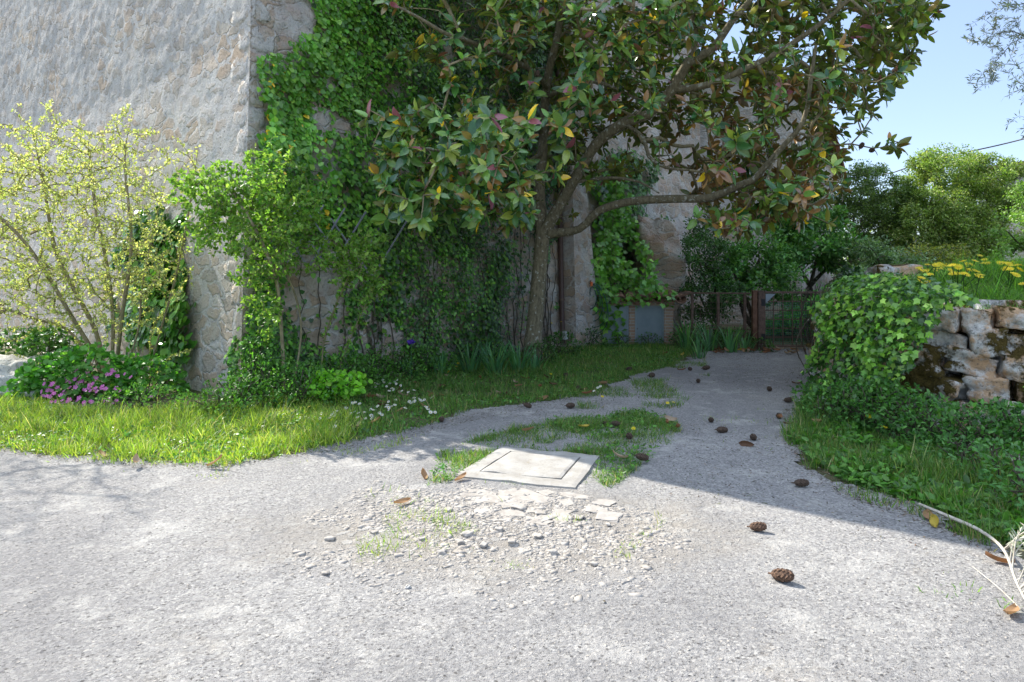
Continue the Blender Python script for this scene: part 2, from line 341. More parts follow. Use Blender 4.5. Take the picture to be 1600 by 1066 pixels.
T_IVY = T_fan([(.0, 0), (.28, -.06), (.36, .2), (.56, .42), (.26, .52), (0, 1), (-.26, .52), (-.56, .42), (-.36, .2), (-.28, -.06)])
T_HEART = T_fan([(.0, .06), (.25, -.03), (.47, .22), (.36, .6), (0, 1), (-.36, .6), (-.47, .22), (-.25, -.03)])
T_ROUND = T_fan([(.0, .1), (.32, -.02), (.52, .3), (.46, .72), (.2, .92), (-.2, .92), (-.46, .72), (-.52, .3), (-.32, -.02)], -.12, .05)
T_SM = ([(0, 0, 0), (-.28, .5, .05), (.28, .5, .05), (0, 1, -.1)], [(0, 2, 1), (1, 2, 3)])
def T_blade(bend):
    V = [(-.5, 0, 0), (.5, 0, 0), (-.42, .4, bend * .12), (.42, .4, bend * .12), (-.25, .75, bend * .5), (.25, .75, bend * .5), (0, 1, bend)]
    return V, [(0, 1, 3), (0, 3, 2), (2, 3, 5), (2, 5, 4), (4, 5, 6)]
def foliage(name, T, pos, D, N, S, col, mat, parent=None, width=None):
    """many leaves as one mesh: position, axis, normal, length, colour per leaf"""
    TV = np.array(T[0], float); TF = np.array(T[1], int); n = len(pos); k = len(TV)
    D = norm(D); X = norm(np.cross(D, N)); Z = np.cross(X, D)
    S = np.asarray(S, float).reshape(-1, 1, 1) * np.ones((n, 1, 1)); Wd = S if width is None else np.asarray(width, float).reshape(-1, 1, 1) * np.ones((n, 1, 1))
    V = pos[:, None, :] + X[:, None, :] * TV[None, :, 0:1] * Wd + D[:, None, :] * TV[None, :, 1:2] * S + Z[:, None, :] * TV[None, :, 2:3] * S
    Fa = TF[None] + (np.arange(n) * k)[:, None, None]
    return mesh_obj(name, V.reshape(-1, 3), Fa.reshape(-1, 3), mat, parent, True, None, np.repeat(col, len(TF), 0))
def pal(n, entries, var=.18):
    wts = np.array([e[3] for e in entries], float); wts /= wts.sum()
    i = rng.choice(len(entries), n, p=wts); c = np.array([e[:3] for e in entries])[i]
    return np.clip(c * (1 + var * rng.normal(size=(n, 1))) * (1 + .06 * rng.normal(size=(n, 3))), .002, .95)
def rdir(n, up=0.0):
    v = rng.normal(size=(n, 3)); v = norm(v); v[:, 2] += up; return norm(v)
def tubes(name, chains, mat, parent=None, sides=6, closed_tip=True):
    V = []; Fc = []
    for pts, rad in chains:
        pts = np.asarray(pts, float); n = len(pts)
        if n < 2: continue
        tg = np.zeros_like(pts); tg[1:-1] = pts[2:] - pts[:-2]; tg[0] = pts[1] - pts[0]; tg[-1] = pts[-1] - pts[-2]; tg = norm(tg)
        ref = np.array((0., 0., 1.)) if abs(tg[0][2]) < .9 else np.array((1., 0., 0.))
        u = norm(np.cross(tg[0], ref)); b0 = len(V); r = np.broadcast_to(np.asarray(rad, float), (n,))
        sd = max(3, sides if r.max() > .012 else sides - 2)
        ang = np.arange(sd) * 2 * math.pi / sd
        for i in range(n):
            u = norm(u - tg[i] * np.dot(u, tg[i])); v = np.cross(tg[i], u)
            V.extend(pts[i] + r[i] * (np.cos(ang)[:, None] * u + np.sin(ang)[:, None] * v))
        for i in range(n - 1):
            for k in range(sd):
                a = b0 + i * sd + k; b = b0 + i * sd + (k + 1) % sd
                Fc.append((a, b, b + sd, a + sd))
        V.append(pts[-1]); e = len(V) - 1; a0 = b0 + (n - 1) * sd
        for k in range(sd): Fc.append((a0 + k, a0 + (k + 1) % sd, e, e))
    Fc = [f if f[2] != f[3] else f[:3] for f in Fc]
    return mesh_obj(name, V, Fc, mat, parent)
def smooth_path(pts, step=.15, rad=None):
    pts = np.asarray(pts, float); out = []; ro = []
    Q = np.vstack((2 * pts[0] - pts[1], pts, 2 * pts[-1] - pts[-2])); 
    rad = np.ones(len(pts)) if rad is None else np.asarray(rad, float)
    for i in range(len(pts) - 1):
        a, b, c, d = Q[i], Q[i + 1], Q[i + 2], Q[i + 3]; m = max(1, int(np.linalg.norm(c - b) / step))
        for t in np.arange(m) / m:
            out.append(.5 * ((2 * b) + (c - a) * t + (2 * a - 5 * b + 4 * c - d) * t * t + (3 * b - a - 3 * c + d) * t ** 3)); ro.append(rad[i] * (1 - t) + rad[i + 1] * t)
    out.append(pts[-1]); ro.append(rad[-1])
    return np.array(out), np.array(ro)
class Skel:
    def __init__(s): s.p = []; s.par = []; s.d = []; s.rm = []; s.ch = []
    def add_chain(s, pts, rad=None, attach=False, step=.15, rmin=0):
        pts, ro = smooth_path(pts, step, rad if rad is not None else [rmin] * len(pts))
        prev = -1; ids = []
        if attach and s.p:
            A = np.array(s.p); prev = int(np.argmin(((A - pts[0]) ** 2).sum(1))); ids.append(prev)
            if np.linalg.norm(A[prev] - pts[0]) < .12: pts = pts[1:]; ro = ro[1:]
        for k, q in enumerate(pts):
            dd = q - (s.p[prev] if prev >= 0 else q - np.array((0, 0, .1)))
            s.p.append(q); s.par.append(prev); s.d.append(norm(dd)); s.rm.append(ro[k]); prev = len(s.p) - 1; ids.append(prev)
        s.ch.append(ids); return prev
    def grow(s, att, step=.12, wob=.05, w=.8, rise=0.0, maxlen=9):
        A = np.array(s.p); md = np.array([((A - a) ** 2).sum(1).min() for a in att]); att = att[np.argsort(md)]
        tips = []
        P_ = list(s.p); cap = len(att) * 40 + len(P_)
        arr = np.zeros((cap, 3)); dr = np.zeros((cap, 3)); n = len(P_); arr[:n] = A; dr[:n] = np.array(s.d)
        for a in att:
            v = a - arr[:n]; L = np.linalg.norm(v, axis=1) + 1e-6; cs = (v * dr[:n]).sum(1) / L
            j = int(np.argmin(L * (1 + w * (1 - cs))))
            L0 = L[j]
            if L0 < .03: tips.append(j); continue
            m = max(2, min(30, int(L0 / step))); p0 = arr[j]; d0 = dr[j]; ctrl = p0 + (d0 * .45 + np.array((0, 0, rise))) * L0
            prev = j; ids = [j]
            for k in range(1, m + 1):
                t = k / m; q = (1 - t) ** 2 * p0 + 2 * t * (1 - t) * ctrl + t * t * a
                if k < m: q = q + rng.normal(size=3) * wob * step
                dd = norm(q - arr[prev]); arr[n] = q; dr[n] = dd; s.p.append(q); s.d.append(dd); s.par.append(prev); s.rm.append(0); ids.append(n); prev = n; n += 1
            s.ch.append(ids); tips.append(prev)
        s.tips = tips; return tips
    def radii(s, rtip, pw=.45, rmax=9):
        n = len(s.p); cnt = np.zeros(n); ch = np.zeros(n, int)
        for i in range(n - 1, -1, -1):
            if cnt[i] == 0: cnt[i] = 1
            if s.par[i] >= 0: cnt[s.par[i]] += cnt[i] if len else 0
        s.r = np.minimum(np.maximum(rtip * cnt ** pw, 0), rmax); rm = np.array(s.rm); s.r = np.where(rm > 0, rm, s.r); s.cnt = cnt
        return s.r
    def chains(s):
        out = []
        for ids in s.ch:
            r = s.r[ids].copy()
            if len(ids) > 1 and s.par[ids[1]] == ids[0]: r[0] = min(r[0], r[1] * 1.25)
            out.append((np.array([s.p[i] for i in ids]), r))
        return out
def icos(sub=2):
    import bmesh
    bm = bmesh.new(); bmesh.ops.create_icosphere(bm, subdivisions=sub, radius=1); V = np.array([v.co[:] for v in bm.verts]); Fa = np.array([[v.index for v in f.verts] for f in bm.faces]); bm.free(); return V, Fa
ICO = {k: icos(k) for k in (1, 2, 3, 4)}
def rock_geo(size, seed, sub=3, rough=.28, square=.0):
    V, Fa = ICO[sub]; V = V.copy()
    if square:
        V = np.sign(V) * np.abs(V) ** (1 - square); V = V / np.maximum(np.abs(V).max(1, keepdims=True), .001) * (np.linalg.norm(V, axis=1, keepdims=True) * .5 + .5) * .85
    r = 1 + rough * (fbm(V, 1.3, seed, 2) - .5) * 2.2 + rough * .5 * (fbm(V, 4, seed + 9, 3) - .5) * 2
    return V * r[:, None] * np.array(size) * .5, Fa
def rotz(V, a): c, s_ = math.cos(a), math.sin(a); return np.c_[V[:, 0] * c - V[:, 1] * s_, V[:, 0] * s_ + V[:, 1] * c, V[:, 2]]
class MB:
    def __init__(s): s.V = []; s.F = []; s.UV = []; s.mi = []
    def add(s, V, Fa, uv=None):
        b = len(s.V); s.V.extend(list(V)); s.F.extend([tuple(int(i) + b for i in f) for f in Fa])
        s.UV.extend(list(uv) if uv is not None else [(0, 0)] * len(V))
    def box(s, c, size, rz=0, ax=None):
        h = np.array(size) / 2; V = np.array([(x, y, z) for x in (-h[0], h[0]) for y in (-h[1], h[1]) for z in (-h[2], h[2])])
        V = rotz(V, rz) + np.array(c)
        uv = [(v[0] + v[1], v[2]) for v in V]
        s.add(V, [(0, 1, 3, 2), (4, 6, 7, 5), (0, 4, 5, 1), (2, 3, 7, 6), (0, 2, 6, 4), (1, 5, 7, 3)], uv)
    def bar(s, a, b, w_, h_, up=(0, 0, 1)):
        a = np.array(a, float); b = np.array(b, float); t = norm(b - a); up = (0, 1, 0) if abs(t[2]) > .9 and abs(up[2]) > .9 else up; u = norm(np.cross(t, np.array(up, float))); v = np.cross(u, t)
        V = [q + u * i * w_ / 2 + v * j * h_ / 2 for q in (a, b) for i in (-1, 1) for j in (-1, 1)]
        s.add(V, [(0, 1, 3, 2), (4, 6, 7, 5), (0, 4, 5, 1), (2, 3, 7, 6), (0, 2, 6, 4), (1, 5, 7, 3)], [(0, 0)] * 8)
    def build(s, name, mat, parent=None, smooth=False, bevel=0):
        o = mesh_obj(name, s.V, s.F, mat, parent, smooth, uv=np.array(s.UV))
        if bevel:
            b = o.modifiers.new('bevel', 'BEVEL'); b.width = bevel; b.segments = 2
        return o
# ------------------------------------------------------------------ setting: ground, road, bank
def grid_obj(name, xs, ys, hf, mat, keep=None):
    X, Y = np.meshgrid(xs, ys); p = np.c_[X.ravel(), Y.ravel()]; z = hf(p); nx = len(xs); ny = len(ys)
    i = (np.arange(ny - 1)[:, None] * nx + np.arange(nx - 1)[None]).ravel(); Fa = np.c_[i, i + 1, i + nx + 1, i + nx]
    if keep is not None:
        ctr = p[Fa].mean(1); Fa = Fa[keep(ctr)]
    V = np.c_[p, z]; used = np.unique(Fa); mp = np.zeros(len(V), int); mp[used] = np.arange(len(used))
    return mesh_obj(name, V[used], mp[Fa], mat)
def nonuni(a, b, n0, pw): 
    t = np.linspace(-1, 1, n0); return (a + b) / 2 + (b - a) / 2 * np.sign(t) * np.abs(t) ** pw
WALLP = [(7.9, 17.5), (6.35, 13.9), (5.1, 11.2), (4.25, 9.0), (4.05, 7.9), (4.3, 7.1), (5.0, 6.6), (6.4, 6.2), (9.0, 5.9), (16, 5.5)]
BANKP = WALLP + [(90, 5), (400, 5), (400, 500), (60, 500), (20, 40), (9, 19)]
def g_h(p):   # ground relief
    return -.012 + .010 * (fbm(p, .9, 3, 3) - .5)
tag(grid_obj('ground', nonuni(-400, 400, 121, 3.2), np.concatenate((np.linspace(-200, -4, 10), np.linspace(-3, 30, 90), np.linspace(32, 900, 24))), g_h, MAT['soil']),
    'dark soil and turf ground under the verges and garden', kind='structure')
ROADPX = [(-900, 690), (0, 700), (180, 718), (340, 722), (440, 704), (530, 690), (620, 676), (690, 660), (720, 642), (800, 632), (880, 622), (950, 606), (985, 592), (1010, 580), (1060, 566), (1090, 556), (1110, 549), (1180, 546),
          (1292, 546), (1288, 570), (1280, 620), (1262, 650), (1248, 680), (1275, 730), (1330, 762), (1450, 800), (1560, 858), (1700, 930), (2600, 1300)]
road_poly = [tuple(G(x, y)[:2]) for x, y in ROADPX] + [(9, -40), (-60, -40), (-60, 7.3)]
def road_keep(c):
    j = np.c_[fbm(c, 3, 11, 3), fbm(c, 3, 23, 3)] - .5
    return inpoly(c + j * .55, road_poly)
def road_h(p): return .004 + .022 * (fbm(p, 1.1, 5, 3) - .5) + .006 * (fbm(p, 9, 8, 2) - .5)
xs = np.concatenate((np.linspace(-60, -8.2, 12), np.arange(-8, 8, .06), np.linspace(8.2, 10, 3)))
ys = np.concatenate((np.linspace(-40, .2, 16), np.arange(.5, 14.2, .06)))
tag(grid_obj('road', xs, ys, road_h, MAT['asphalt'], road_keep), 'worn pale grey asphalt road and driveway with gritty soil patch', kind='structure')
def bank_top(p):
    d = dist_poly(p, WALLP); return 1.20 + .24 * np.minimum(d, 1.6) + .02 * np.minimum(d, 30) + .10 * (fbm(p, .8, 2, 3) - .5)
def dist_poly(p, pl):
    r = np.full(len(p), 1e9)
    for (a, b) in zip(pl[:-1], pl[1:]):
        a = np.array(a); b = np.array(b); t = np.clip(((p - a) @ (b - a)) / ((b - a) @ (b - a)), 0, 1)
        r = np.minimum(r, np.linalg.norm(p - a - t[:, None] * (b - a), axis=1))
    return r
def bank_h(p):
    d = dist_poly(p, WALLP); h = bank_top(p); ins = inpoly(p, BANKP)
    return np.where(ins, h * np.clip((d - .05) / .15, 0, 1) - .1, -.3)
tag(grid_obj('bank', np.concatenate((np.arange(3.6, 12, .1), np.linspace(12.2, 60, 60), np.linspace(65, 390, 12))), np.concatenate((np.arange(5, 19, .1), np.linspace(19.2, 60, 60), np.linspace(65, 480, 12))), bank_h, MAT['soil'],
    lambda c: inpoly(c, BANKP)), 'raised earth bank of turf behind the dry stone wall', kind='structure')
# ------------------------------------------------------------------ the stone house
dL = norm(np.array((-1.14, 1.0))); dR = norm(np.array((1.0, 1.35))); nR = np.array((dR[1], -dR[0])); nL = np.array((dL[1] * -1, dL[0])); nL = -np.array((dL[1], -dL[0]))
nL = -np.array((dL[1], -dL[0])); CN = np.array((-3.27, 8.2))
J1 = np.array((1.02, 13.99)); J2 = J1 + nR * .35; K1 = J2 + dR * .617 * 1.68; K2 = K1 - nR * .6
EN = np.array((6.23, 21.0)); AL = CN + dL * 15; BK = AL + (EN - CN)
HPOLY = [AL, CN, J1, J2, K1, K2, EN, BK]; HH = 7.55
BAT = lambda h: .07 * np.minimum(h, 4.5) + .01 * np.maximum(h - 4.5, 0)
def edge_n(a, b): d = norm(b - a); return np.array((d[1], -d[0]))
def miters(poly):
    n = len(poly); out = []
    for i in range(n):
        n1 = edge_n(poly[i - 1], poly[i]); n2 = edge_n(poly[i], poly[(i + 1) % n]); out.append((n1 + n2) / (1 + n1 @ n2 + 1e-6))
    return out
HM = miters(HPOLY)
def wall_at(i, u, h):   # house edge i, u 0..1, height -> position and outward normal
    a, b = HPOLY[i], HPOLY[(i + 1) % len(HPOLY)]; ma, mb = HM[i], HM[(i + 1) % len(HPOLY)]
    u = u[:, None]; bt = BAT(h)[:, None]
    q = (a - ma * bt) * (1 - u) + (b - mb * bt) * u
    n = edge_n(a, b); return np.c_[q, h], np.array((n[0], n[1], .06))
def wall_grid(a_fn, L, H0, H1, step, amp, seed, fade0=.12, u0=0.0):
    nu = max(2, int(L / step)); nh = max(2, int((H1 - H0) / step)); U, Hh = np.meshgrid(np.linspace(0, 1, nu), np.linspace(H0, H1, nh))
    U = U.ravel(); Hh = Hh.ravel(); q, n = a_fn(U, Hh); uv = np.c_[u0 + U * L, Hh]
    fd = np.clip(np.minimum(U, 1 - U) * L / fade0, 0, 1)
    am2 = .25 if u0 == 0 else .7
    dsp = amp * ((fbm(np.c_[uv[:, 0] * 1.0, uv[:, 1] * 1.9], 2.6, seed, 3) - .5) * 2 + am2 * (fbm(uv, .7, seed + 5, 2) - .5) * 2 + .6 * (vnoise(uv, 16, seed + 3) - .5))
    q = q + np.array(n)[None] * (dsp * fd)[:, None]
    i = (np.arange(nh - 1)[:, None] * nu + np.arange(nu - 1)[None]).ravel()
    return q, np.c_[i, i + 1, i + nu + 1, i + nu], uv
house = empty('stone_house', (CN[0], CN[1], 0), 'old rubble stone house with leaning battered corner, partly covered in ivy', 'house')
mbw = {k: MB() for k in 'LR'}
for i in range(len(HPOLY)):
    a, b = HPOLY[i], HPOLY[(i + 1) % len(HPOLY)]; L = np.linalg.norm(b - a); far = i in (6, 7)
    q, Fa, uv = wall_grid(lambda U, Hh, i=i: wall_at(i, U, Hh * (1 + (.16 * (1 - U) if i == 0 else 0))), L, -.15, HH if i < 2 else 12.0, 1.0 if far else (.045 if i < 2 else .07), 0 if far else (.009 if i == 0 else .05), 31 + i, u0=40 * i)
    mbw['L' if i == 0 or far else 'R'].add(q, Fa, uv)
o = mbw['L'].build('wall', MAT['wallL'], house, True); o['label'] = 'grey plastered rubble wall face left of the corner'
o = mbw['R'].build('wall', MAT['wallR'], house, True); o['label'] = 'ruddy rubble wall face behind the ivy'
def slab(poly, z0, z1, mat, name, parent):
    m_ = MB(); n = len(poly); V = [(x, y, z0) for x, y in poly] + [(x, y, z1) for x, y in poly]
    m_.add(V, [tuple(range(n))[::-1], tuple(range(n, 2 * n))] + [(i, (i + 1) % n, n + (i + 1) % n, n + i) for i in range(n)]); return m_.build(name, mat, parent)
slab([tuple(AL - nL * .6), tuple(CN - HM[1] * .45), tuple(J1 - dR * .3 - nR * .2), tuple(J1 - dR * .3 + dL * 15)], HH - .02, HH + .12, MAT['tile'], 'roof', house)
slab([tuple(v) for v in (J1, J2, K1, K2, EN, BK, J1 + dL * 15)], 11.98, 12.15, MAT['tile'], 'roof', house)
mb = MB(); a = J1 + dL * 15; mb.add(*wall_grid(lambda U, Hh: (np.c_[a + (J1 - a) * U[:, None] - dR * -.02, Hh], np.array((-dR[0], -dR[1], 0))), 15, HH - .4, 12, .3, .02, 66, u0=60)); mb.build('upper_wall', MAT['wallW'], house, True)
# quoins at the corner
mb = MB(); z = -.1; k = 0
while z < HH - .4:
    hgt = random.uniform(.26, .42); la, lb = (random.uniform(.45, .62), random.uniform(.24, .32)) if k % 2 else (random.uniform(.26, .34), random.uniform(.4, .55))
    off = HM[1] * BAT(np.array(z + hgt / 2)); cx = CN - off - (nL + nR) * .006
    V, Fa = ICO[3]; V = V.copy(); m_ = np.abs(V).max(1, keepdims=True); V = V / m_; V = V * (1 - .035 * (np.linalg.norm(V, axis=1, keepdims=True) - 1) * .6)
    V = V + (fbm(V, 3, k, 3)[:, None] - .5) * .03
    q = cx + dL * (la * .5 * (V[:, 0:1] + .96)) + dR * (lb * .5 * (V[:, 1:2] + .96)); q = np.c_[q, z + hgt * .5 + V[:, 2] * hgt * .487]
    q[:, :2] += -HM[1][None] * .07 * (q[:, 2:3] - z - hgt / 2)
    mb.add(q, Fa, np.c_[V[:, 0] * la + V[:, 1] * lb + k * 3.3, q[:, 2]]); z += hgt; k += 1
mb.build('quoins', MAT['blockw'], house, True)
# drain pipe in the angle of the wall
pts = [];
for h in np.linspace(.12, 7.4, 16):
    q = J1 - HM[2] * BAT(h) + nR * .10 - dR * .12; pts.append((q[0], q[1], h))
dp = tubes('drain_pipe', [(pts, .052)], MAT['pipe'], house, 12)
mb = MB()
for h in (1.0, 2.6, 4.3, 6.0):
    q = J1 - HM[2] * BAT(h) + nR * .10 - dR * .12; tb = [(q[0], q[1], h - .02), (q[0], q[1], h + .02)]
    tubes('pipe_bracket', [(tb, .06)], MAT['rust'], house, 12)
q = G(885, 519, .12); pb = MB(); pb.box((1.06, 13.55, .30), (.12, .08, .16), .9); tag(pb.build('junction_box', MAT['plast'], None, bevel=.01), 'small white plastic box at the foot of the brown drain pipe', 'junction box')
# ruined buttress behind the cabinet
bt = MB()
Vb, Fb = ICO[4]; Vb = Vb / np.abs(Vb).max(1, keepdims=True)
q = np.c_[Vb[:, 0] * .55, Vb[:, 1] * 1.0, (Vb[:, 2] + 1) * 1.5]
q[:, 0] *= 1 - .18 * q[:, 2] / 3; q[:, 1] *= 1 - .1 * q[:, 2] / 3
nn = (fbm(q, 1.8, 3, 3) - .5) * .55 + (fbm(q, 5, 5, 3) - .5) * .3
q = q + norm(Vb) * nn[:, None]; q[:, 2] -= .2; q[:, 2] -= .25 * np.maximum(q[:, 0], 0) * (q[:, 2] > 2)
q = q + np.array((3.42, 16.6, 0))
tag(mesh_obj('buttress', q, Fb, MAT['ruin'], uv=np.c_[q[:, 0] + q[:, 1], q[:, 2]]), 'crumbling stone buttress standing behind the meter cabinet', 'buttress')
# wing of a second house further back
wing = empty('rear_house', (8.5, 20, 0), 'pale rendered house behind the magnolia with brown timber eaves', 'house')
FW = np.array((8.5, 20.)); GW = np.array((17.5, 37.)); dw = norm(GW - FW); pw = np.array((-dw[1], dw[0])); wp = [FW, GW, GW + pw * 6, FW + pw * 6]
wp = wp[::-1]; mb = MB()
for i in range(4):
    a, b = wp[i] + 0, wp[(i + 1) % 4] + 0; L = np.linalg.norm(b - a); n = edge_n(a, b)
    mb.add(*wall_grid(lambda U, Hh: (np.c_[a + (b - a) * U[:, None], Hh], np.array((-n[0], -n[1], 0))), L, -.2, 7.0, .25, .03, 80 + i, u0=30 * i))
mb.build('wall', MAT['wallW'], wing, True)
mb = MB(); outw = -pw
def q3(p, z): return (p[0], p[1], z)
A0 = FW + outw * .55 - dw * .4; A1 = GW + outw * .55 + dw * .2; R0 = FW + pw * 3 - dw * .4; R1 = GW + pw * 3 + dw * .2; B0 = FW + pw * 6.5 - dw * .4; B1 = GW + pw * 6.5 + dw * .2
for (a, b, c, d) in ((A0, A1, R1, R0), (B1, B0, R0, R1)):
    V = [q3(a, 6.85), q3(b, 6.85), q3(c, 8.1), q3(d, 8.1), q3(a, 7.0), q3(b, 7.0), q3(c, 8.25), q3(d, 8.25)]
    mb.add(V, [(0, 3, 2, 1), (4, 5, 6, 7), (0, 1, 5, 4), (1, 2, 6, 5), (2, 3, 7, 6), (3, 0, 4, 7)])
mb.build('roof', MAT['tile'], wing)
mb = MB()
for k in range(34):
    a = FW + dw * (k * .58); mb.bar(q3(a + pw * .1, 6.92), q3(a + outw * .56, 6.76), .1, .13)
mb.bar(q3(FW + outw * .57, 6.83), q3(GW + outw * .57, 6.83), .05, .16)
mb.build('rafters', MAT['timber'], wing)
mb = MB()  # gable triangle of the wing front
mb.add([q3(FW, 6.9), q3(FW + pw * 6, 6.9), q3(FW + pw * 3, 8.1), q3(FW + dw * .3, 6.9), q3(FW + pw * 6 + dw * .3, 6.9), q3(FW + pw * 3 + dw * .3, 8.1)], [(0, 1, 2), (3, 5, 4), (0, 2, 5, 3), (1, 4, 5, 2)]); mb.build('gable', MAT['wallW'], wing)
# far farmhouse on the right
fh = empty('farmhouse', (26, 32, 1.6), 'distant stone farmhouse with sloping terracotta roof at the right edge', 'house')
a = P(1560, 300, 30); b = P(1760, 300, 24)
mb = MB(); w0 = np.array((a[0] - .2, 31.)); w1 = np.array((30., 24.)); dd = norm(w1 - w0); pp = np.array((dd[1], -dd[0])) * -1
for (s0, s1) in ((w0, w1), (w0 + pp * 8, w0)):
    L = np.linalg.norm(s1 - s0); n = edge_n(s0, s1)
    mb.add(*wall_grid(lambda U, Hh: (np.c_[s0 + (s1 - s0) * U[:, None], Hh * (.93 + .16 * U)], np.array((n[0], n[1], 0))), L, 0, 6.6, .25, .05, 95, u0=10))
mb.build('wall', MAT['wallL'], fh, True)
mb = MB(); e0 = w0 - dd * .5 - pp * .4; e1 = w1; r0 = w0 - dd * .5 + pp * 4; r1 = w1 + pp * 4
V = [q3(e0, 6.1), q3(e1, 7.15), q3(r1, 7.3), q3(r0, 6.25), q3(e0, 6.28), q3(e1, 7.33), q3(r1, 7.5), q3(r0, 6.45)]
mb.add(V, [(0, 3, 2, 1), (4, 5, 6, 7), (0, 1, 5, 4), (1, 2, 6, 5), (2, 3, 7, 6), (3, 0, 4, 7)]); mb.build('roof', MAT['tile'], fh)
# ------------------------------------------------------------------ dry stone wall on the right
wp_, _r = smooth_path([(x, y, 0) for x, y in WALLP], .1)
wl = np.r_[0, np.cumsum(np.linalg.norm(np.diff(wp_, axis=0), axis=1))]
def wall_pt(s_): return np.array([np.interp(s_, wl, wp_[:, 0]), np.interp(s_, wl, wp_[:, 1]), 0.])
def wall_nrm(s_): d = norm(wall_pt(s_ + .1) - wall_pt(s_ - .1)); return np.array((d[1], -d[0], 0.))
mb = MB(); z = -.05; row = 0; rs = random.Random(4); LW = wl[-1]
while z < 1.06:
    hgt = rs.uniform(.22, .34) if row else .32; s_ = 8.5 + rs.uniform(0, .3)
    while s_ < LW - 4.2:
        L = rs.uniform(.24, .56) * (1.1 if z < .6 else 1); hh = hgt * rs.uniform(.85, 1.15); c = wall_pt(s_ + L / 2); n = wall_nrm(s_ + L / 2)
        V, Fa = rock_geo((L * 1.08, .48, hh * 1.10), rs.randint(0, 9999), 4, .22, .22)
        V = rotz(V, rs.uniform(-.12, .12)); tl = rs.uniform(-.3, .3); V = np.c_[V[:, 0] * math.cos(tl) - V[:, 2] * math.sin(tl), V[:, 1], V[:, 0] * math.sin(tl) + V[:, 2] * math.cos(tl)]
        a = math.atan2(n[0], -n[1]); V = rotz(V, a)
        c = c + n * (rs.uniform(-.08, .09) - .10 * z); V = V + np.array((c[0], c[1], z + hgt / 2 + rs.uniform(-.03, .03))); mb.add(V, Fa); s_ += L * .97
    z += hgt * .9; row += 1
for s_ in np.arange(8.5, LW - 4.2, .25):
    c = wall_pt(s_); n = wall_nrm(s_); mb.box((c[0] - n[0] * .22, c[1] - n[1] * .22, .6), (.3, .12, 1.3), math.atan2(n[0], -n[1]))
tag(mb.build('dry_stone_wall', MAT['rockw'], None, True), 'rough dry stone retaining wall with moss and white lichen at the right', 'stone wall')
# ------------------------------------------------------------------ concrete cover
S0 = [G(785, 701), G(937, 715), G(899, 766), G(710, 746)]
cv = empty('access_cover', tuple(np.mean(S0, 0)), 'square concrete access cover with cracked rim set in the driveway', 'access cover')
def plate(q, z0, z1, name, hole=None, seed=0):
    q = [np.array(v) for v in q]; n = 28; V = []; Fc = []
    T_ = np.linspace(0, 1, n); 
    ctr = sum(q) / 4
    def at(u, v): return (q[0] * (1 - u) + q[1] * u) * (1 - v) + (q[3] * (1 - u) + q[2] * u) * v
    idx = {}
    for i in range(n):
        for j in range(n):
            p = at(T_[i], T_[j]); e = 1 if i in (0, n - 1) or j in (0, n - 1) else 0
            jit = (fbm(p[None], 7, seed, 3)[0] - .5); V.append((p[0] + jit * .03 * e, p[1] + jit * .03 * e, z1 + jit * .012 - (.006 * e)))
    def inh(i, j): return hole and hole[0] <= (i + .5) / (n - 1) <= 1 - hole[0] and hole[0] <= (j + .5) / (n - 1) <= 1 - hole[0]
    for i in range(n - 1):
        for j in range(n - 1):
            if not inh(i, j): Fc.append((i * n + j, i * n + j + 1, (i + 1) * n + j + 1, (i + 1) * n + j))
    # skirts
    from collections import Counter
    ed = Counter(); 
    for f in Fc:
        for a_, b_ in zip(f, f[1:] + f[:1]): ed[(min(a_, b_), max(a_, b_))] += 1
    base = len(V); V2 = [(v[0], v[1], z0) for v in V]; V += V2
    for (a_, b_), c_ in ed.items():
        if c_ == 1: Fc.append((a_, b_, b_ + base, a_ + base))
    return mesh_obj(name, V, Fc, MAT['conc'], cv, False)
plate(S0, -.03, .024, 'rim', (.145,), 3)
c0 = sum(S0) / 4; lid = [c0 + (p - c0) * .672 for p in S0]; plate(lid, -.03, .030, 'lid', None, 5)
# ------------------------------------------------------------------ gravel, stones
def scatter(poly_px, dens, seed=0, nz=None, zmax=None, fn=None):
    g = np.array([G(x, y)[:2] for x, y in poly_px]); lo = g.min(0); hi = g.max(0); n = int(dens * np.prod(hi - lo))
    p = rng.uniform(lo, hi, (n, 2)); q = proj(np.c_[p, np.zeros(n)]); k = inpoly(q, poly_px)
    p = p[k]; 
    if nz: v = fbm(p, nz[0], seed, 3); k = rng.random(len(p)) < np.clip((v - nz[1]) / nz[2], 0, 1); p = p[k]
    return p
patch = [(470, 810), (600, 745), (680, 735), (760, 765), (900, 775), (1020, 800), (1090, 860), (1010, 930), (800, 960), (600, 940), (430, 900)]
p = scatter(patch, 6500, 3, (1.8, .30, .25)); p = p[rng.random(len(p)) < np.exp(-(((p[:, 0] + .15) / 1.25) ** 2 + ((p[:, 1] - 4.25) / .7) ** 2))]; q2 = scatter([(0, 700), (700, 735), (1600, 880), (1600, 1066), (0, 1066)], 500, 3)
p = np.vstack((p, q2)); V0, F0 = ICO[1]; n = len(p); sz = rng.gamma(1.2, .0044, n) + .003; sz[-len(q2):] = rng.gamma(1.5, .0012, len(q2)) + .002
sz = np.minimum(sz, .024)
ang = rng.uniform(0, 6.28, n); Vs = V0[None] * (1 + .35 * rng.normal(size=(n, len(V0), 1))) * np.array((1.3, .9, .42)); cs, sn = np.cos(ang)[:, None], np.sin(ang)[:, None]
Vs = np.stack((Vs[..., 0] * cs - Vs[..., 1] * sn, Vs[..., 0] * sn + Vs[..., 1] * cs, Vs[..., 2]), 2) * sz[:, None, None] + np.c_[p, road_h(p) - sz * .12][:, None, :]
Fs = F0[None] + (np.arange(n) * len(V0))[:, None, None]
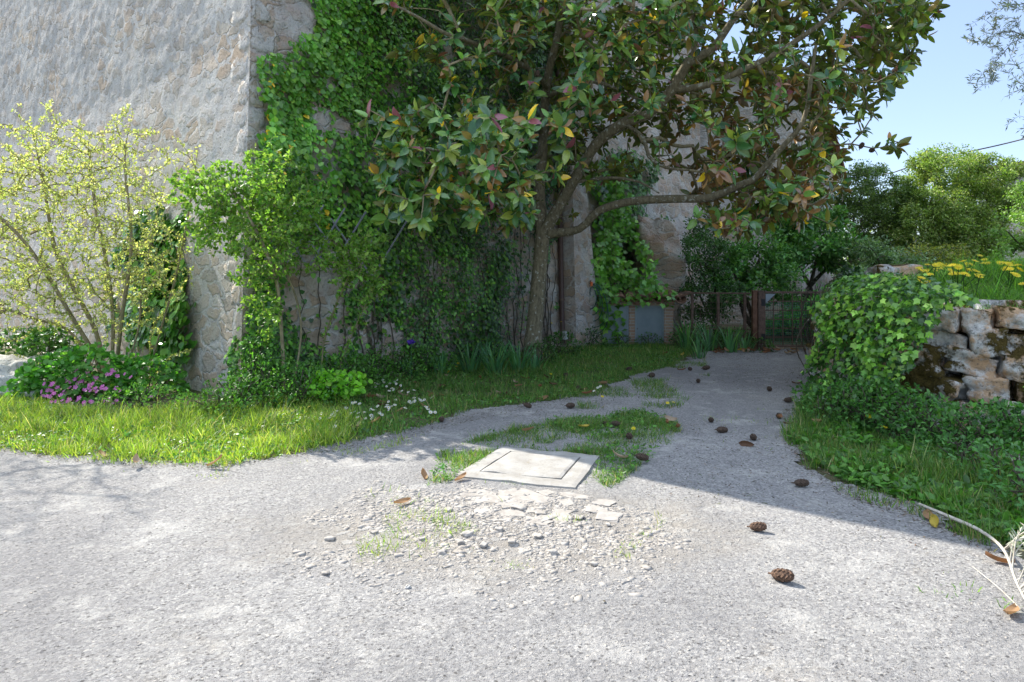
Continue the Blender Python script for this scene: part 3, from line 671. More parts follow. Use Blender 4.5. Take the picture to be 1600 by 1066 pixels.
tag(mesh_obj('gravel', Vs.reshape(-1, 3), Fs.reshape(-1, 3), MAT['stoneg'], smooth=False), 'loose pale gravel scattered over the worn road and soil patch', 'gravel', kind='stuff')
stones = [(845, 805, .16, 'flat'), (905, 812, .14, 'flat'), (810, 796, .2, 'broken'), (730, 838, .13, 'pale'), (718, 850, .10, 'rounded'), (865, 866, .10, 'small'), (800, 850, .12, 'pale'), (508, 899, .085, 'brown'), (638, 920, .06, 'dark'), (928, 884, .08, 'grey'), (905, 823, .08, 'tan'), (950, 822, .07, 'tan'), (515, 845, .12, 'white'),
          (756, 855, .09, 'grey'), (700, 800, .11, 'grey'), (660, 845, .09, 'pale'), (944, 943, .04, 'dark'), (690, 866, .1, 'grey'), (840, 840, .13, 'flat'), (780, 830, .1, 'pale'), (585, 835, .09, 'pale')]
for k, (x, y, s_, kd) in enumerate(stones):
    V, Fa = rock_geo((s_ * .5, s_ * .38, s_ * (.12 if kd in ('flat', 'broken') else .24)), k, 3, .45, .15); g = G(x, y); V = rotz(V, k * 1.3) + np.array((g[0], g[1], .006 + s_ * .03))
    tag(mesh_obj('loose_stone', V, Fa, MAT['stoneg'] if kd != 'dark' else MAT['rock'], smooth=False), 'loose pale stones lying on the gritty patch and road before the concrete cover', 'stone', 'loose stones on the road')
p = scatter([(745, 768), (930, 772), (985, 800), (930, 822), (760, 812), (700, 790)], 46, 4); k = 0   # cracked remains of old paving, flush with the soil
mb = MB()
for a in p[:60]:
    V, Fa = rock_geo((rng.uniform(.10, .24), rng.uniform(.08, .15), .030), k, 3, .42, .4); mb.add(rotz(V, rng.uniform(0, 6)) + np.array((a[0], a[1], -.004)), Fa); k += 1
tag(mb.build('broken_paving', MAT['stoneg'], None, False), 'cracked remnants of old paving in front of the concrete cover', 'broken paving', kind='stuff')
dr_px = [(720, 655), (880, 630), (990, 600), (1080, 560), (1290, 550), (1270, 640), (1240, 690), (1320, 770), (1540, 860), (1500, 880), (1000, 775), (1070, 680), (1050, 640), (900, 650), (720, 690)]
dp2 = scatter(dr_px, 420, 51, (1.2, .40, .15)); dp2 = np.vstack((dp2, scatter([(1222, 640), (1225, 695), (1262, 740), (1320, 780), (1440, 820), (1550, 872), (1562, 846), (1440, 793), (1320, 752), (1275, 720), (1258, 680), (1262, 640)], 2600, 52), scatter([(0, 694), (180, 714), (340, 722), (440, 702), (540, 690), (640, 672), (700, 654), (820, 628), (900, 616), (905, 626), (820, 640), (710, 666), (640, 686), (540, 704), (440, 718), (340, 738), (180, 732), (0, 710)], 1600, 53), scatter([(1100, 545), (1290, 545), (1290, 556), (1100, 560)], 700, 54)))
n = len(dp2); D = rdir(n); D[:, 2] *= .2
tag(foliage('leaf_debris', T_OLI, np.c_[dp2, road_h(dp2) + .006], D, rdir(n, 1.5), .016 * rng.uniform(.4, 2.4, n), pal(n, [(.08, .055, .035, 4), (.20, .14, .09, 2), (.10, .12, .05, 2), (.4, .38, .33, 1)], .3), MAT['litter'], None, .03 * rng.uniform(.4, 1.6, n)), 'fine dry crumbs of leaf and bark littering the shaded drive', 'leaf debris', kind='stuff')
# ------------------------------------------------------------------ meter cabinet
mc = empty('meter_cabinet', (2.8, 14.7, 0), 'low brick meter cabinet with two grey metal doors under clay tiles', 'meter cabinet')
def X_(px, Y): return (px - 800) * Y / F
YC = 14.7; mb = MB()
def bx(x0, x1, z0, z1, y0, y1): mb.box(((x0 + x1) / 2, (y0 + y1) / 2, (z0 + z1) / 2), (x1 - x0, y1 - y0, z1 - z0))
xa, xb, xc, xd, xe, xf = [X_(v, YC) for v in (930, 941, 983, 992, 1038, 1052)]
bx(xa, xb, -.1, .84, YC, YC + .7); bx(xc, xd, -.1, .84, YC, YC + .7); bx(xe, xf, -.1, .84, YC, YC + .7); bx(xa - .01, xf + .01, .843, .92, YC - .03, YC + .72); bx(xa, xf, -.1, .84, YC + .5, YC + .72)
mb.build('brick_frame', MAT['brick'], mc)
for x0, x1 in ((xb, xc), (xd, xe)):
    mb = MB(); bx(x0 + .008, x1 - .008, .02, .835, YC + .03, YC + .055); d = mb.build('door', MAT['door'], mc, bevel=.004)
    mb = MB(); bx(x0 + .008, x0 + .035, .02, .835, YC + .015, YC + .03); bx(x1 - .035, x1 - .008, .02, .835, YC + .015, YC + .03); bx(x0 + .035, x1 - .035, .808, .835, YC + .015, YC + .03); t_ = mb.build('door_frame', MAT['doorf'], mc)
    mb = MB(); bx(x0 + .05, x0 + .065, .33, .36, YC + .012, YC + .03); mb.build('lock', MAT['rust'], mc)
k = 0
for x in np.arange(xa + .06, xf + .1, .235):
    for up_ in (0, 1):
        V = []; Fc = []; m_ = 9
        for j in range(2):
            for rr in (.125, .105):
                for i in range(m_):
                    t = math.pi * i / (m_ - 1); sg = 1 if not up_ else -1
                    V.append((x + (.0 if not up_ else .1175) + math.cos(t) * rr * (1 - .12 * j), YC - .13 + j * .5, .955 + sg * math.sin(t) * rr * .85 + j * .13 + (.0 if not up_ else .035)))
        for j in (0,):
            for i in range(m_ - 1):
                a = i; b = i + m_; c = i + 2 * m_; d = i + 3 * m_
                Fc += [(a, a + 1, c + 1, c), (b, d, d + 1, b + 1), (a, b, b + 1, a + 1), (c, c + 1, d + 1, d)]
        mesh_obj('roof_tile', V, Fc, MAT['tile'], mc)
mb = MB(); mb.bar((X_(1050, 14.9), 14.9, 1.0), (X_(1076, 14.9), 14.9, 1.13), .5, .05); mb.build('flashing_tile', MAT['tile'], mc)
# hose
ch = []
hx, hy, hz = X_(921, 14.5), 14.35, 1.5 - 12 * 14.4 / F
for k in range(5):
    wd_ = .13 + .05 * k * (1 if k % 2 else .7); dn = .55 + .13 * k; pts = []
    for t in np.linspace(-math.pi, math.pi, 26): pts.append((hx + math.sin(t) * wd_ + .03 * k, hy + .02 * k + .01 * math.sin(3 * t), hz - dn * (.5 + .5 * math.cos(t + math.pi)) ** .7))
    ch.append((pts, .009))
ch.append((smooth_path([(hx, hy, hz - .1), (hx - .02, hy, hz - .7), (hx + .03, hy - .05, .25), (hx + .3, hy - .1, .03), (hx + .8, hy - .2, .03)], .08)[0], .009))
hs = empty('garden_hose', (hx, hy, hz), 'coiled green garden hose hanging beside the meter cabinet with orange end', 'hose')
tubes('coil', ch, MAT['hose'], hs, 8); tubes('nozzle', [([(hx + .02, hy - .06, hz - .07), (hx + .02, hy - .06, hz + .02)], .028)], MAT['orange'], hs, 10); tubes('hook', [([(hx, hy + .3, hz), (hx, hy - .03, hz + .01), (hx, hy - .05, hz + .05)], .012)], MAT['rust'], hs, 6)
# ------------------------------------------------------------------ gate and fence
YG = 13.75; gt = empty('garden_gate', (5.6, YG, 0), 'rusty iron garden gate of square grid bars backed with green netting', 'gate')
gx0, gx1 = X_(1194, YG), X_(1296, YG); gz0, gz1 = .07, 1.5 - 27 * YG / F
mb = MB(); mb.bar((gx0, YG, gz0), (gx0, YG, gz1), .045, .03); mb.bar((gx1, YG, gz0), (gx1, YG, gz1), .045, .03)
mb.bar((gx0, YG, gz1), (gx1, YG, gz1), .04, .04, (0, 1, 0)); mb.bar((gx0, YG, gz0), (gx1, YG, gz0), .03, .09, (0, 1, 0)); mb.build('gate_frame', MAT['rust'], gt)
mb = MB()
for i in range(1, 7): x = gx0 + (gx1 - gx0) * i / 7; mb.bar((x, YG - .004, gz0), (x, YG - .004, gz1), .018, .012)
for i in range(1, 6): z_ = gz0 + (gz1 - gz0) * i / 6; mb.bar((gx0, YG + .01, z_), (gx1, YG + .01, z_), .018, .012, (0, 1, 0))
mb.build('grid_bars', MAT['rust'], gt)
ch = []
for i in np.arange(gx0, gx1, .045): ch.append(([(i, YG + .035, gz0), (i + .01, YG + .035, gz1 - .18)], .0042))
for i in np.arange(gz0, gz1 - .18, .045): ch.append(([(gx0, YG + .035, i), (gx1, YG + .035, i + .01)], .0042))
tubes('netting', ch, MAT['net'], gt, 3)
mb = MB(); mb.add([(gx0 + .02, YG - .03, gz1 - .03), (gx0 + .22, YG - .03, gz1 - .03), (gx0 + .02, YG - .03, gz1 - .22), (gx0 + .02, YG - .02, gz1 - .03), (gx0 + .22, YG - .02, gz1 - .03), (gx0 + .02, YG - .02, gz1 - .22)], [(0, 2, 1), (3, 4, 5), (0, 1, 4, 3), (1, 2, 5, 4), (2, 0, 3, 5)]); mb.build('gusset_plate', MAT['doorf'], gt)
mb = MB(); mb.box((gx0 - .03, YG - .02, .95), (.08, .03, .14)); mb.build('hinge', MAT['cable'], gt); mb = MB(); mb.box((gx0 - .03, YG - .02, .25), (.08, .03, .14)); mb.build('hinge', MAT['cable'], gt)
for dx, wd_, lb in ((-.075, .10, 'brown iron gate post carrying the gate hinges'), (-.19, .09, 'brown wooden post at the end of the wire fence')):
    mb = MB(); mb.box((gx0 + dx, YG + .02, .55), (wd_, .1, 1.24)); mb.box((gx0 + dx, YG + .02, 1.18), (wd_ + .02, .12, .02)); tag(mb.build('gate_post', MAT['rust'] if dx > -.1 else MAT['timber'], bevel=.006), lb, 'post')
fn = empty('wire_fence', (4.2, 14, 0), 'low rusty wire fence between the buttress and the gate posts', 'fence')
fx0, fx1 = X_(1062, 14.2), gx0 - .25
mb = MB(); mb.bar((fx0, 14.2, 1.13), (fx1, YG + .05, 1.13), .03, .03); mb.build('rail', MAT['rust'], fn); mb = MB(); mb.bar((fx0, 14.2, .4), (fx1, YG + .05, .4), .02, .02); mb.build('rail', MAT['rust'], fn)
for x in np.linspace(fx0 + .25, fx1 - .1, 3):
    mb = MB(); y_ = np.interp(x, (fx0, fx1), (14.2, YG + .05)); mb.box((x, y_ + .03, .56), (.05, .04, 1.18)); mb.build('fence_post', MAT['rust'], fn)
ch = [([(x, np.interp(x, (fx0, fx1), (14.2, YG + .05)), .05), (x, np.interp(x, (fx0, fx1), (14.2, YG + .05)), 1.12)], .003) for x in np.arange(fx0, fx1, .1)] + [([(fx0, 14.2, z_), (fx1, YG + .05, z_)], .003) for z_ in np.arange(.1, 1.1, .12)]
tubes('wire_mesh', ch, MAT['rust'], fn, 3)
# overhead cable
pts = [(X_(1316, 36), 36, 6.9), (X_(1380, 33), 33, 6.35), (X_(1450, 31), 31, 6.7), (X_(1560, 30.5), 30.5, 7.3), (X_(1660, 28), 28, 7.5)]
tag(tubes('overhead_cable', [(smooth_path(pts, .5)[0], .03)], MAT['cable'], None, 5), 'thin dark cable slung between the two roofs above the hedge', 'cable')
# lattice on the wall
lt = MB()
def RW(px, py, off=.08):   # point on the right wall face seen at a pixel
    c, s__ = (px - 800) / F, None; t = (c * CN[1] - CN[0]) / (dR[0] - c * dR[1]); p_ = CN + dR * t; z_ = CAMH - (py - HOR) * p_[1] / F
    p_ = p_ - nR * BAT(np.array(z_)) + nR * off; return np.array((p_[0], p_[1], z_))
for px_ in range(306, 640, 33):
    for sg in (1, -1):
        a = np.array((px_, 405 + (px_ - 400) * .16)); b = a + np.array((sg * 60, -90));
        lo = max(0, (408 - a[0]) / (b[0] - a[0]) if b[0] > a[0] else 0); 
        if a[0] < 404 and sg < 0: continue
        if sg > 0 and a[0] < 404: a = a + (b - a) * min(1, (404 - a[0]) / 60)
        if sg < 0 and b[0] < 404: b = a + (b - a) * min(1, (a[0] - 404) / 60)
        if a[0] > 600: continue
        lt.bar(RW(*a, .26 + .012 * sg), RW(*b, .26 + .012 * sg), .024, .01, (nR[0], nR[1], 0))
tag(lt.build('lattice_trellis', MAT['lattice']), 'grey wooden expanding trellis fixed to the wall beneath the ivy', 'trellis')
# ------------------------------------------------------------------ ivy and climbers on the house
def gapfac(q, gaps):
    k = np.ones(len(q))
    for (x, y, rx, ry, s_) in gaps:
        d = ((q[:, 0] - x) / rx) ** 2 + ((q[:, 1] - y) / ry) ** 2; k *= 1 - s_ * np.clip(1.6 - d, 0, 1)
    return k
def wall_cover(edges, n, hmax, polys, gaps, nz=(1.6, .38, .12), seed=5, bulge=.22):
    P_, N_ = [], []
    for i in edges:
        L = np.linalg.norm(HPOLY[i + 1] - HPOLY[i]); m_ = int(n * L * hmax); u = rng.random(m_); h = rng.uniform(0, hmax, m_)
        q, nn = wall_at(i, u, h); px = proj(q); inside = np.zeros(m_, bool)
        for pl in polys: inside |= inpoly(px + (np.c_[fbm(q, 2.2, 91, 3), fbm(q, 2.2, 77, 3)] - .5) * 90, pl)
        f = np.clip((fbm(q, nz[0], seed, 4) - nz[1]) / nz[2], 0, 1) * gapfac(px, gaps)
        k = inside & (rng.random(m_) < f); q = q[k]; nn = np.broadcast_to(nn, q.shape)
        off = .03 + bulge * np.clip(fbm(q, 1.1, seed + 40, 3) * 2 - .6, .1, 1) * rng.random(len(q)) ** .6
        P_.append(q + nn * off[:, None]); N_.append(nn)
    return np.vstack(P_), np.vstack(N_)
def ivy_leaves(name, q, nn, size, col, T=T_IVY, mat=None, parent=None, tilt=.45):
    n = len(q); N = norm(nn + tilt * rng.normal(size=(n, 3)) * .7 + np.array((0, 0, .35))); D = norm(np.array((0, 0, -1.)) + .7 * rng.normal(size=(n, 3)))
    D = norm(D - N * (D * N).sum(1, keepdims=True)); return foliage(name, T, q, D, N, size * rng.uniform(.6, 1.25, n), col, mat or MAT['ivy'], parent)
main_poly = [(452, -90), (470, 40), (440, 95), (392, 100), (388, 240), (405, 420), (372, 500), (370, 560), (340, 640), (560, 640), (640, 600), (842, 560), (842, 330), (880, 230), (900, 100), (905, -90)]
gaps = [(440, 400, 30, 30, .8), (500, 395, 40, 30, .8), (500, 262, 26, 46, .75), (480, 462, 44, 62, .98), (545, 415, 34, 42, .8), (515, 520, 34, 40, .9), (588, 530, 34, 40, .95), (610, 255, 50, 22, .75), (672, 418, 10, 18, .8), (742, 425, 13, 40, .55), (812, 440, 26, 120, .8), (770, 350, 36, 26, .6), (500, 190, 12, 30, .6), (430, 150, 8, 14, .5), (700, 510, 18, 22, .4), (795, 520, 20, 50, .7), (745, 320, 60, 30, .5), (530, 310, 16, 22, .7)]
iv = empty('ivy', (-1.0, 11, 0), 'large ivy covering the house wall from the corner to the drain pipe', 'ivy')
q, nn = wall_cover([0, 1], 1150, 7.6, [main_poly], gaps, (1.9, .27, .10), 5, .38)
px = proj(q); k = (q[:, 2] > -.05) & ~((px[:, 0] < 404) & (px[:, 1] < 240)); q, nn = q[k], nn[k]; px = proj(q)
lightf = np.clip(1.25 - (px[:, 0] - 430) / 300, .06, 1) * np.clip(1.2 - np.abs(px[:, 1] - 120) / 500, .15, 1)  # more pale leaves at left: open-sky light put into the leaf colour
ispale = rng.random(len(q)) < lightf
col = np.where(ispale[:, None], pal(len(q), [(.085, .20, .028, 5), (.055, .15, .022, 4), (.12, .24, .03, 2)]), pal(len(q), [(.018, .05, .012, 5), (.04, .10, .018, 4), (.08, .16, .025, 1.5)]))
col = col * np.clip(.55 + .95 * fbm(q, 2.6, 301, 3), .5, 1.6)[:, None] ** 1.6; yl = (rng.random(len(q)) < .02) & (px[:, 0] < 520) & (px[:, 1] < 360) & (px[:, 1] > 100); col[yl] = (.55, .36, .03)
sz = np.where(px[:, 0] > 620, .058, .072) * np.clip(.6 + .8 * fbm(q, 1.4, 55, 2), .6, 1.35)
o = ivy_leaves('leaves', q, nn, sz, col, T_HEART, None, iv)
# ivy stems
ch = []
for k_ in range(34):
    u0 = rng.uniform(.01, .98); i = 1; path = []; u = u0 * .98; h = 0.
    while h < 6.5 and len(path) < 60:
        path.append((u, h)); h += .14; u = min(.999, max(.001, u + rng.normal() * .006))
        if h > rng.uniform(1.5, 12): break
    uu = np.array([a for a, _ in path]); hh = np.array([b for _, b in path]); qq, n_ = wall_at(i, uu, hh); ch.append((qq + n_ * .06, np.linspace(.013, .004, len(qq))))
tubes('stems', ch, MAT['barkd'], iv, 5)
# ivy at left face, large leaves
iv2 = empty('climber', (-4.4, 9.2, 0), 'large-leaved ivy climbing the grey wall just right of the yellow-green shrub', 'ivy')
q, nn = wall_cover([0], 560, 3.2, [[(200, 400), (225, 350), (262, 330), (290, 360), (300, 420), (322, 470), (312, 520), (292, 560), (285, 612), (262, 600), (262, 560), (215, 545), (195, 470)]], [(245, 570, 12, 20, .6)], (2, .2, .1), 9, .3)
ivy_leaves('leaves', q, nn, .115, pal(len(q), [(.05, .14, .02, 4), (.085, .19, .025, 3), (.03, .08, .015, 3)]), T_HEART, None, iv2)
ch = []
for k_ in range(9):
    pp_ = [LWp for LWp in [(268 + rng.normal() * 4, 610), (262 + rng.normal() * 8, 540), (258 + rng.normal() * 12, 460), (255 + rng.normal() * 12, 390)]]
    def LWf(px_, py_, off=.05):
        c = (px_ - 800) / F; t = (c * CN[1] - CN[0]) / (dL[0] - c * dL[1]); p_ = CN + dL * t; z_ = CAMH - (py_ - HOR) * p_[1] / F; p_ = p_ - nL * BAT(np.array(max(z_, 0))) + nL * off; return (p_[0], p_[1], z_)
    ch.append((smooth_path([LWf(*a) for a in pp_], .1)[0], .012))
tubes('stems', ch, MAT['barkd'], iv2, 5)
# dark ivy low at the left, over the boulders
def mound(name, label, cat, centres, n, size, cols, T=T_OV, mat='shrub', stuff=False, stems=True, shell=.55):
    """leafy heap: leaves through a few ellipsoids, with thin stems inside"""
    r_ = empty(name, (centres[0][0], centres[0][1], 0), label, cat); Pn, Nn = [], []
    tot = sum(c[3] * c[4] * c[5] for c in centres); ch_ = []
    for (x, y, z_, rx, ry, rz_) in centres:
        m_ = int(n * (rx * ry * rz_) / tot); v = rdir(m_); rr = rng.random(m_) ** (1 / 3) ; rr = shell + (1 - shell) * rr
        lump = .72 + .56 * fbm(v * 1.0 + x, 2.3, int(abs(x * 10)) + 3, 3)
        q_ = np.array((x, y, z_)) + v * (rr * lump)[:, None] * np.array((rx, ry, rz_)); k_ = q_[:, 2] > .01; Pn.append(q_[k_]); Nn.append(v[k_])
        for j in range(int(14 * stems)):
            t_ = rdir(1, .6)[0] * np.array((rx, ry, rz_)) * .85; b_ = np.array((x, y, 0.)); ch_.append((smooth_path([b_, (b_ + np.array((x, y, z_)) + t_) / 2 + rng.normal(size=3) * .05, np.array((x, y, z_)) + t_], .12)[0], .006))
    q_ = np.vstack(Pn); v = np.vstack(Nn); m_ = len(q_); D = norm(v + .8 * rng.normal(size=(m_, 3)) + np.array((0, 0, .1))); N = norm(np.array((0, 0, 1.)) + .5 * v + .5 * rng.normal(size=(m_, 3)))
    foliage('leaves', T, q_, D, N, size * rng.uniform(.6, 1.3, m_), pal(m_, cols), MAT[mat], r_)
    if len(centres) > 1 and ch_: ch_.append((np.array([(c_[0], c_[1], .01) for c_ in centres]), .006)); ch_ += [(np.array([(c_[0], c_[1], .01), (c_[0], c_[1], c_[2])]), .006) for c_ in centres]
    if ch_: tubes('stems', ch_, MAT['barkd'], r_, 4)
    return r_
DK = [(.025, .07, .015, 4), (.04, .10, .02, 4), (.06, .13, .025, 2)]; MD = [(.05, .13, .02, 4), (.07, .17, .025, 4), (.03, .08, .015, 3)]; LT = [(.10, .22, .03, 4), (.14, .28, .04, 3), (.06, .15, .02, 2)]
mound('ivy_heap', 'dark ivy heap between the grey boulder and the shrub trunks', 'ivy', [(-6.75, 10.0, .35, .45, .35, .4), (-7.3, 10.3, .35, .5, .3, .35)], 1500, .07, DK, T_IVY, 'ivy')
for (x, y, z_, s_, sd, lb) in ((-6.85, 9.35, .10, (.8, .7, .56), 5, 'big pale boulder at the left edge beside the ivy'), (-6.3, 8.75, .06, (.42, .4, .34), 8, 'small grey boulder between the big boulder and the pink flowers'), (-6.75, 8.6, .02, (.5, .3, .2), 12, 'low flat stone in the grass below the big boulder'), (-5.75, 8.2, .02, (.3, .25, .2), 17, 'small dark stone at the foot of the flower clump'), (-5.98, 8.5, .05, (.32, .28, .26), 19, 'pinkish grey stone touching the left side of the flower clump')):
    V, Fa = rock_geo(s_, sd, 4, .45, .1); tag(mesh_obj('boulder', V + np.array((x, y, z_)), Fa, MAT['grock']), lb, 'boulder')
# flower clump
gc = mound('pink_flower_clump', 'rounded clump of green scalloped leaves with pink flowers under the shrub', 'flowering plant', [(-5.3, 8.45, .16, .72, .45, .42), (-4.55, 8.55, .12, .45, .36, .36), (-5.72, 8.4, .12, .4, .35, .36)], 3400, .062, [(.04, .13, .02, 4), (.06, .17, .03, 4), (.09, .2, .04, 2)], T_ROUND)
PK = (.78, .20, .62)
fl0 = None
def disc_flower(name, rad, npet, col, ccol, zc=.3, cup=.25, parent=None, stem=0.0, dome=.3):
    Vp, Fp, cc = [], [], []
    for k_ in range(npet):
        a = 2 * math.pi * k_ / npet; w_ = math.pi / npet * .95
        for (r1, aa, zz) in ((.12, 0, 0), (.62, -w_, cup * .5), (1, -w_ * .55, cup), (1, w_ * .55, cup), (.62, w_, cup * .5)): Vp.append((rad * r1 * math.cos(a + aa), rad * r1 * math.sin(a + aa), rad * zz))
        b_ = len(Vp) - 5; Fp += [(b_, b_ + 1, b_ + 2), (b_, b_ + 2, b_ + 3), (b_, b_ + 3, b_ + 4)]; cc += [col] * 3
    b_ = len(Vp); Vp.append((0, 0, rad * dome)); 
    for k_ in range(8): a = k_ * math.pi / 4; Vp.append((rad * zc * math.cos(a), rad * zc * math.sin(a), rad * dome * .4)); 
    for k_ in range(8): Fp.append((b_, b_ + 1 + k_, b_ + 1 + (k_ + 1) % 8)); cc.append(ccol)
    if stem:
        b_ = len(Vp); Vp += [(.003, 0, 0), (-.0015, .0026, 0), (-.0015, -.0026, 0), (.003, .01, -stem), (-.0015, .0126, -stem), (-.0015, .0074, -stem)]
        for k_ in range(3): a, b2 = b_ + k_, b_ + (k_ + 1) % 3; Fp += [(a, b2, b2 + 3), (a, b2 + 3, a + 3)]; cc += [(.06, .14, .03)] * 2
    return mesh_obj(name, Vp, np.array(Fp), MAT['petal'], parent, False, None, np.array(cc))
fl0 = disc_flower('flower', .028, 5, PK, (.8, .5, .6), .2, .35, gc)
fme = fl0.data; bpy.data.objects.remove(fl0)
FPX = [(75, 610), (82, 600), (90, 606), (95, 618), (88, 628), (98, 632), (105, 640), (78, 640), (110, 598), (100, 612), (120, 590), (118, 605), (128, 596), (136, 583), (140, 606), (146, 600), (152, 612), (124, 622), (132, 632), (143, 629), (160, 607), (165, 608), (174, 584), (178, 582), (183, 588), (171, 625), (176, 632), (104, 592), (84, 590), (120, 648), (112, 634), (182, 607), (205, 590), (236, 621), (122, 580), (70, 600), (66, 612), (92, 645), (108, 625), (132, 610), (150, 590), (78, 620)]
for x, y in FPX:
    Yf = 7.70 + .5 * max(0, (640 - y) / 60) + rng.normal() * .03; p_ = P(x, y, Yf)
    for r_ in range(2):
        f = bpy.data.objects.new('flower', fme); C.objects.link(f); f.parent = gc; f.matrix_parent_inverse = Matrix.Translation(-Vector(gc.location))
        f.location = p_ + rng.normal(size=3) * np.array((.035, .03, .03)) * r_; f.rotation_euler = (rng.uniform(.5, 1.3), rng.uniform(-.5, .5), rng.uniform(-.6, .6)); f.scale = (1 - .15 * r_,) * 3
        if x > 190: break
# ------------------------------------------------------------------ yellow-green shrub and its neighbour outside the frame
def shrub_tree(name, label, cat, base, stems, centres, natt, step, leafgap, leafsize, cols, rtip=.0022, bark='barkl', T=T_SM, w=.9, lmat='small', pw=.42, seedn=3, keep=None, perpt=3, lfrom=0.05):
    r_ = empty(name, tuple(base), label, cat); sk = Skel()
    for st in stems: sk.add_chain(st, None, False, .12)
    A = []; tot = sum(c[3] * c[4] * c[5] for c in centres)
    for (x, y, z_, rx, ry, rz_) in centres:
        m_ = int(natt * rx * ry * rz_ / tot); v = rdir(m_); A.append(np.array((x, y, z_)) + v * (rng.random(m_) ** .45)[:, None] * np.array((rx, ry, rz_)))
    A = np.vstack(A); A = A[A[:, 2] > .15]
    if keep is not None: A = A[keep(A)]
    sk.grow(A, step, .25, w, .0); sk.radii(rtip, pw, .06); tubes('branches', sk.chains(), MAT[bark], r_, 6)
    p_ = np.array(sk.p); thin = np.where(sk.r < .012)[0]; par = np.array(sk.par)
    Q, D = [], []
    for i in thin:
        j = par[i]
        if j < 0: continue
        a, b = p_[j], p_[i]; L = np.linalg.norm(b - a); m_ = max(1, int(L / leafgap)); 
        for t in rng.random(m_): 
            for _ in range(perpt): Q.append(a + (b - a) * t); D.append(norm(b - a) * .6 + rdir(1)[0])
    Q = np.array(Q); D = norm(np.array(D)); N = norm(rng.normal(size=D.shape) + np.array((0, 0, .8))); Q = Q + D * .004
    foliage('leaves', T, Q, D, N, leafsize * rng.uniform(.5, 1.3, len(Q)), pal(len(Q), cols), MAT[lmat], r_)
    print(name, len(sk.p), len(Q)); return r_
YG_ = [(.44, .49, .17, 4), (.56, .59, .26, 3), (.30, .38, .11, 3)]
def W3(px, py, Y): return P(px, py, Y)
BY = 9.3
stems = [[W3(232, 612, BY), W3(235, 560, BY), W3(238, 515, 9.2), W3(262, 480, 9.0), W3(300, 420, 8.8)],
         [W3(172, 612, BY), W3(176, 540, 9.3), W3(176, 490, 9.4), W3(168, 420, 9.5), W3(150, 330, 9.6), W3(140, 250, 9.8)],
         [W3(160, 612, BY), W3(150, 560, 9.2), W3(115, 500, 9.1), W3(80, 440, 9.0), W3(40, 380, 8.8), W3(-10, 330, 8.7)],
         [W3(150, 612, BY), W3(138, 560, 9.3), W3(105, 515, 9.3), W3(60, 500, 9.0), W3(0, 480, 8.8)],
         [W3(185, 610, BY), W3(215, 520, 9.2), W3(222, 450, 9.3), W3(240, 360, 9.4), W3(262, 270, 9.6)],
         [W3(165, 612, 9.4), W3(150, 520, 9.5), W3(90, 400, 9.7), W3(70, 300, 9.8), W3(50, 200, 9.9)],
         [W3(240, 612, BY), W3(250, 575, 9.0), W3(262, 560, 8.8), W3(300, 545, 8.5)],
         [W3(178, 610, BY), W3(190, 500, 9.0), W3(205, 380, 8.9), W3(195, 250, 9.0), W3(208, 170, 9.0)],
         [W3(225, 612, BY), W3(250, 520, 8.8), W3(275, 430, 8.4), W3(295, 330, 8.2), W3(310, 230, 8.1)],
         [W3(140, 610, BY), W3(100, 590, 9.0), W3(50, 565, 8.8), W3(10, 550, 8.7)]]
cen = [(-4.15, 8.15, 2.4, .6, .4, .8), (-4.3, 8.2, 1.5, .5, .4, .5), (-5.6, 9.3, 2.3, 1.9, 1.3, 1.35), (-7.3, 9.2, 2.4, 1.5, 1.2, 1.2), (-5.3, 9.0, 1.4, 1.3, 1.2, .9), (-7.2, 8.9, 1.2, 1.5, .9, .7), (-6.2, 9.5, 3.3, 1.4, .9, .8)]
def kp(A):
    q_ = proj(A); top = np.interp(q_[:, 0], [-200, 0, 45, 90, 150, 210, 250, 320, 335], [230, 195, 140, 160, 210, 140, 185, 215, 300]); side = (A - np.array((CN[0], CN[1], 0)))[:, :2] @ nL
    return (q_[:, 1] > top) & (side > .15) & (q_[:, 0] < 335) & ((q_[:, 1] < 560) | (rng.random(len(A)) < .3))
ys_ = shrub_tree('spring_shrub', 'multi-stemmed shrub with yellow-green buds before the grey wall at left', 'shrub', (-5.6, 9.3, 0), stems, cen, 2700, .09, .024, .036, YG_, .0026, keep=kp, lfrom=0, perpt=3)
stems2 = [[(-7.3, 8.3, 0), (-7.35 + math.cos(a) * .3, 8.3 + math.sin(a) * .3, 1.4), (-7.3 + math.cos(a) * .9, 8.3 + math.sin(a) * .8, 3.2), (-7.3 + math.cos(a) * .8, 8.3 + math.sin(a) * .8, 4.0)] for a in (0, 1.2, 2.5, 3.8, 5)]
shrub_tree('bare_shrub', 'taller twiggy spring shrub just outside the left edge of the view', 'shrub', (-7.3, 8.3, 0), stems2, [(-7.2, 8.2, 4.1, 1.7, 1.4, 1.2)], 520, .14, .04, .035, YG_, .0035, perpt=1, keep=lambda A: proj(A)[:, 0] < -12)
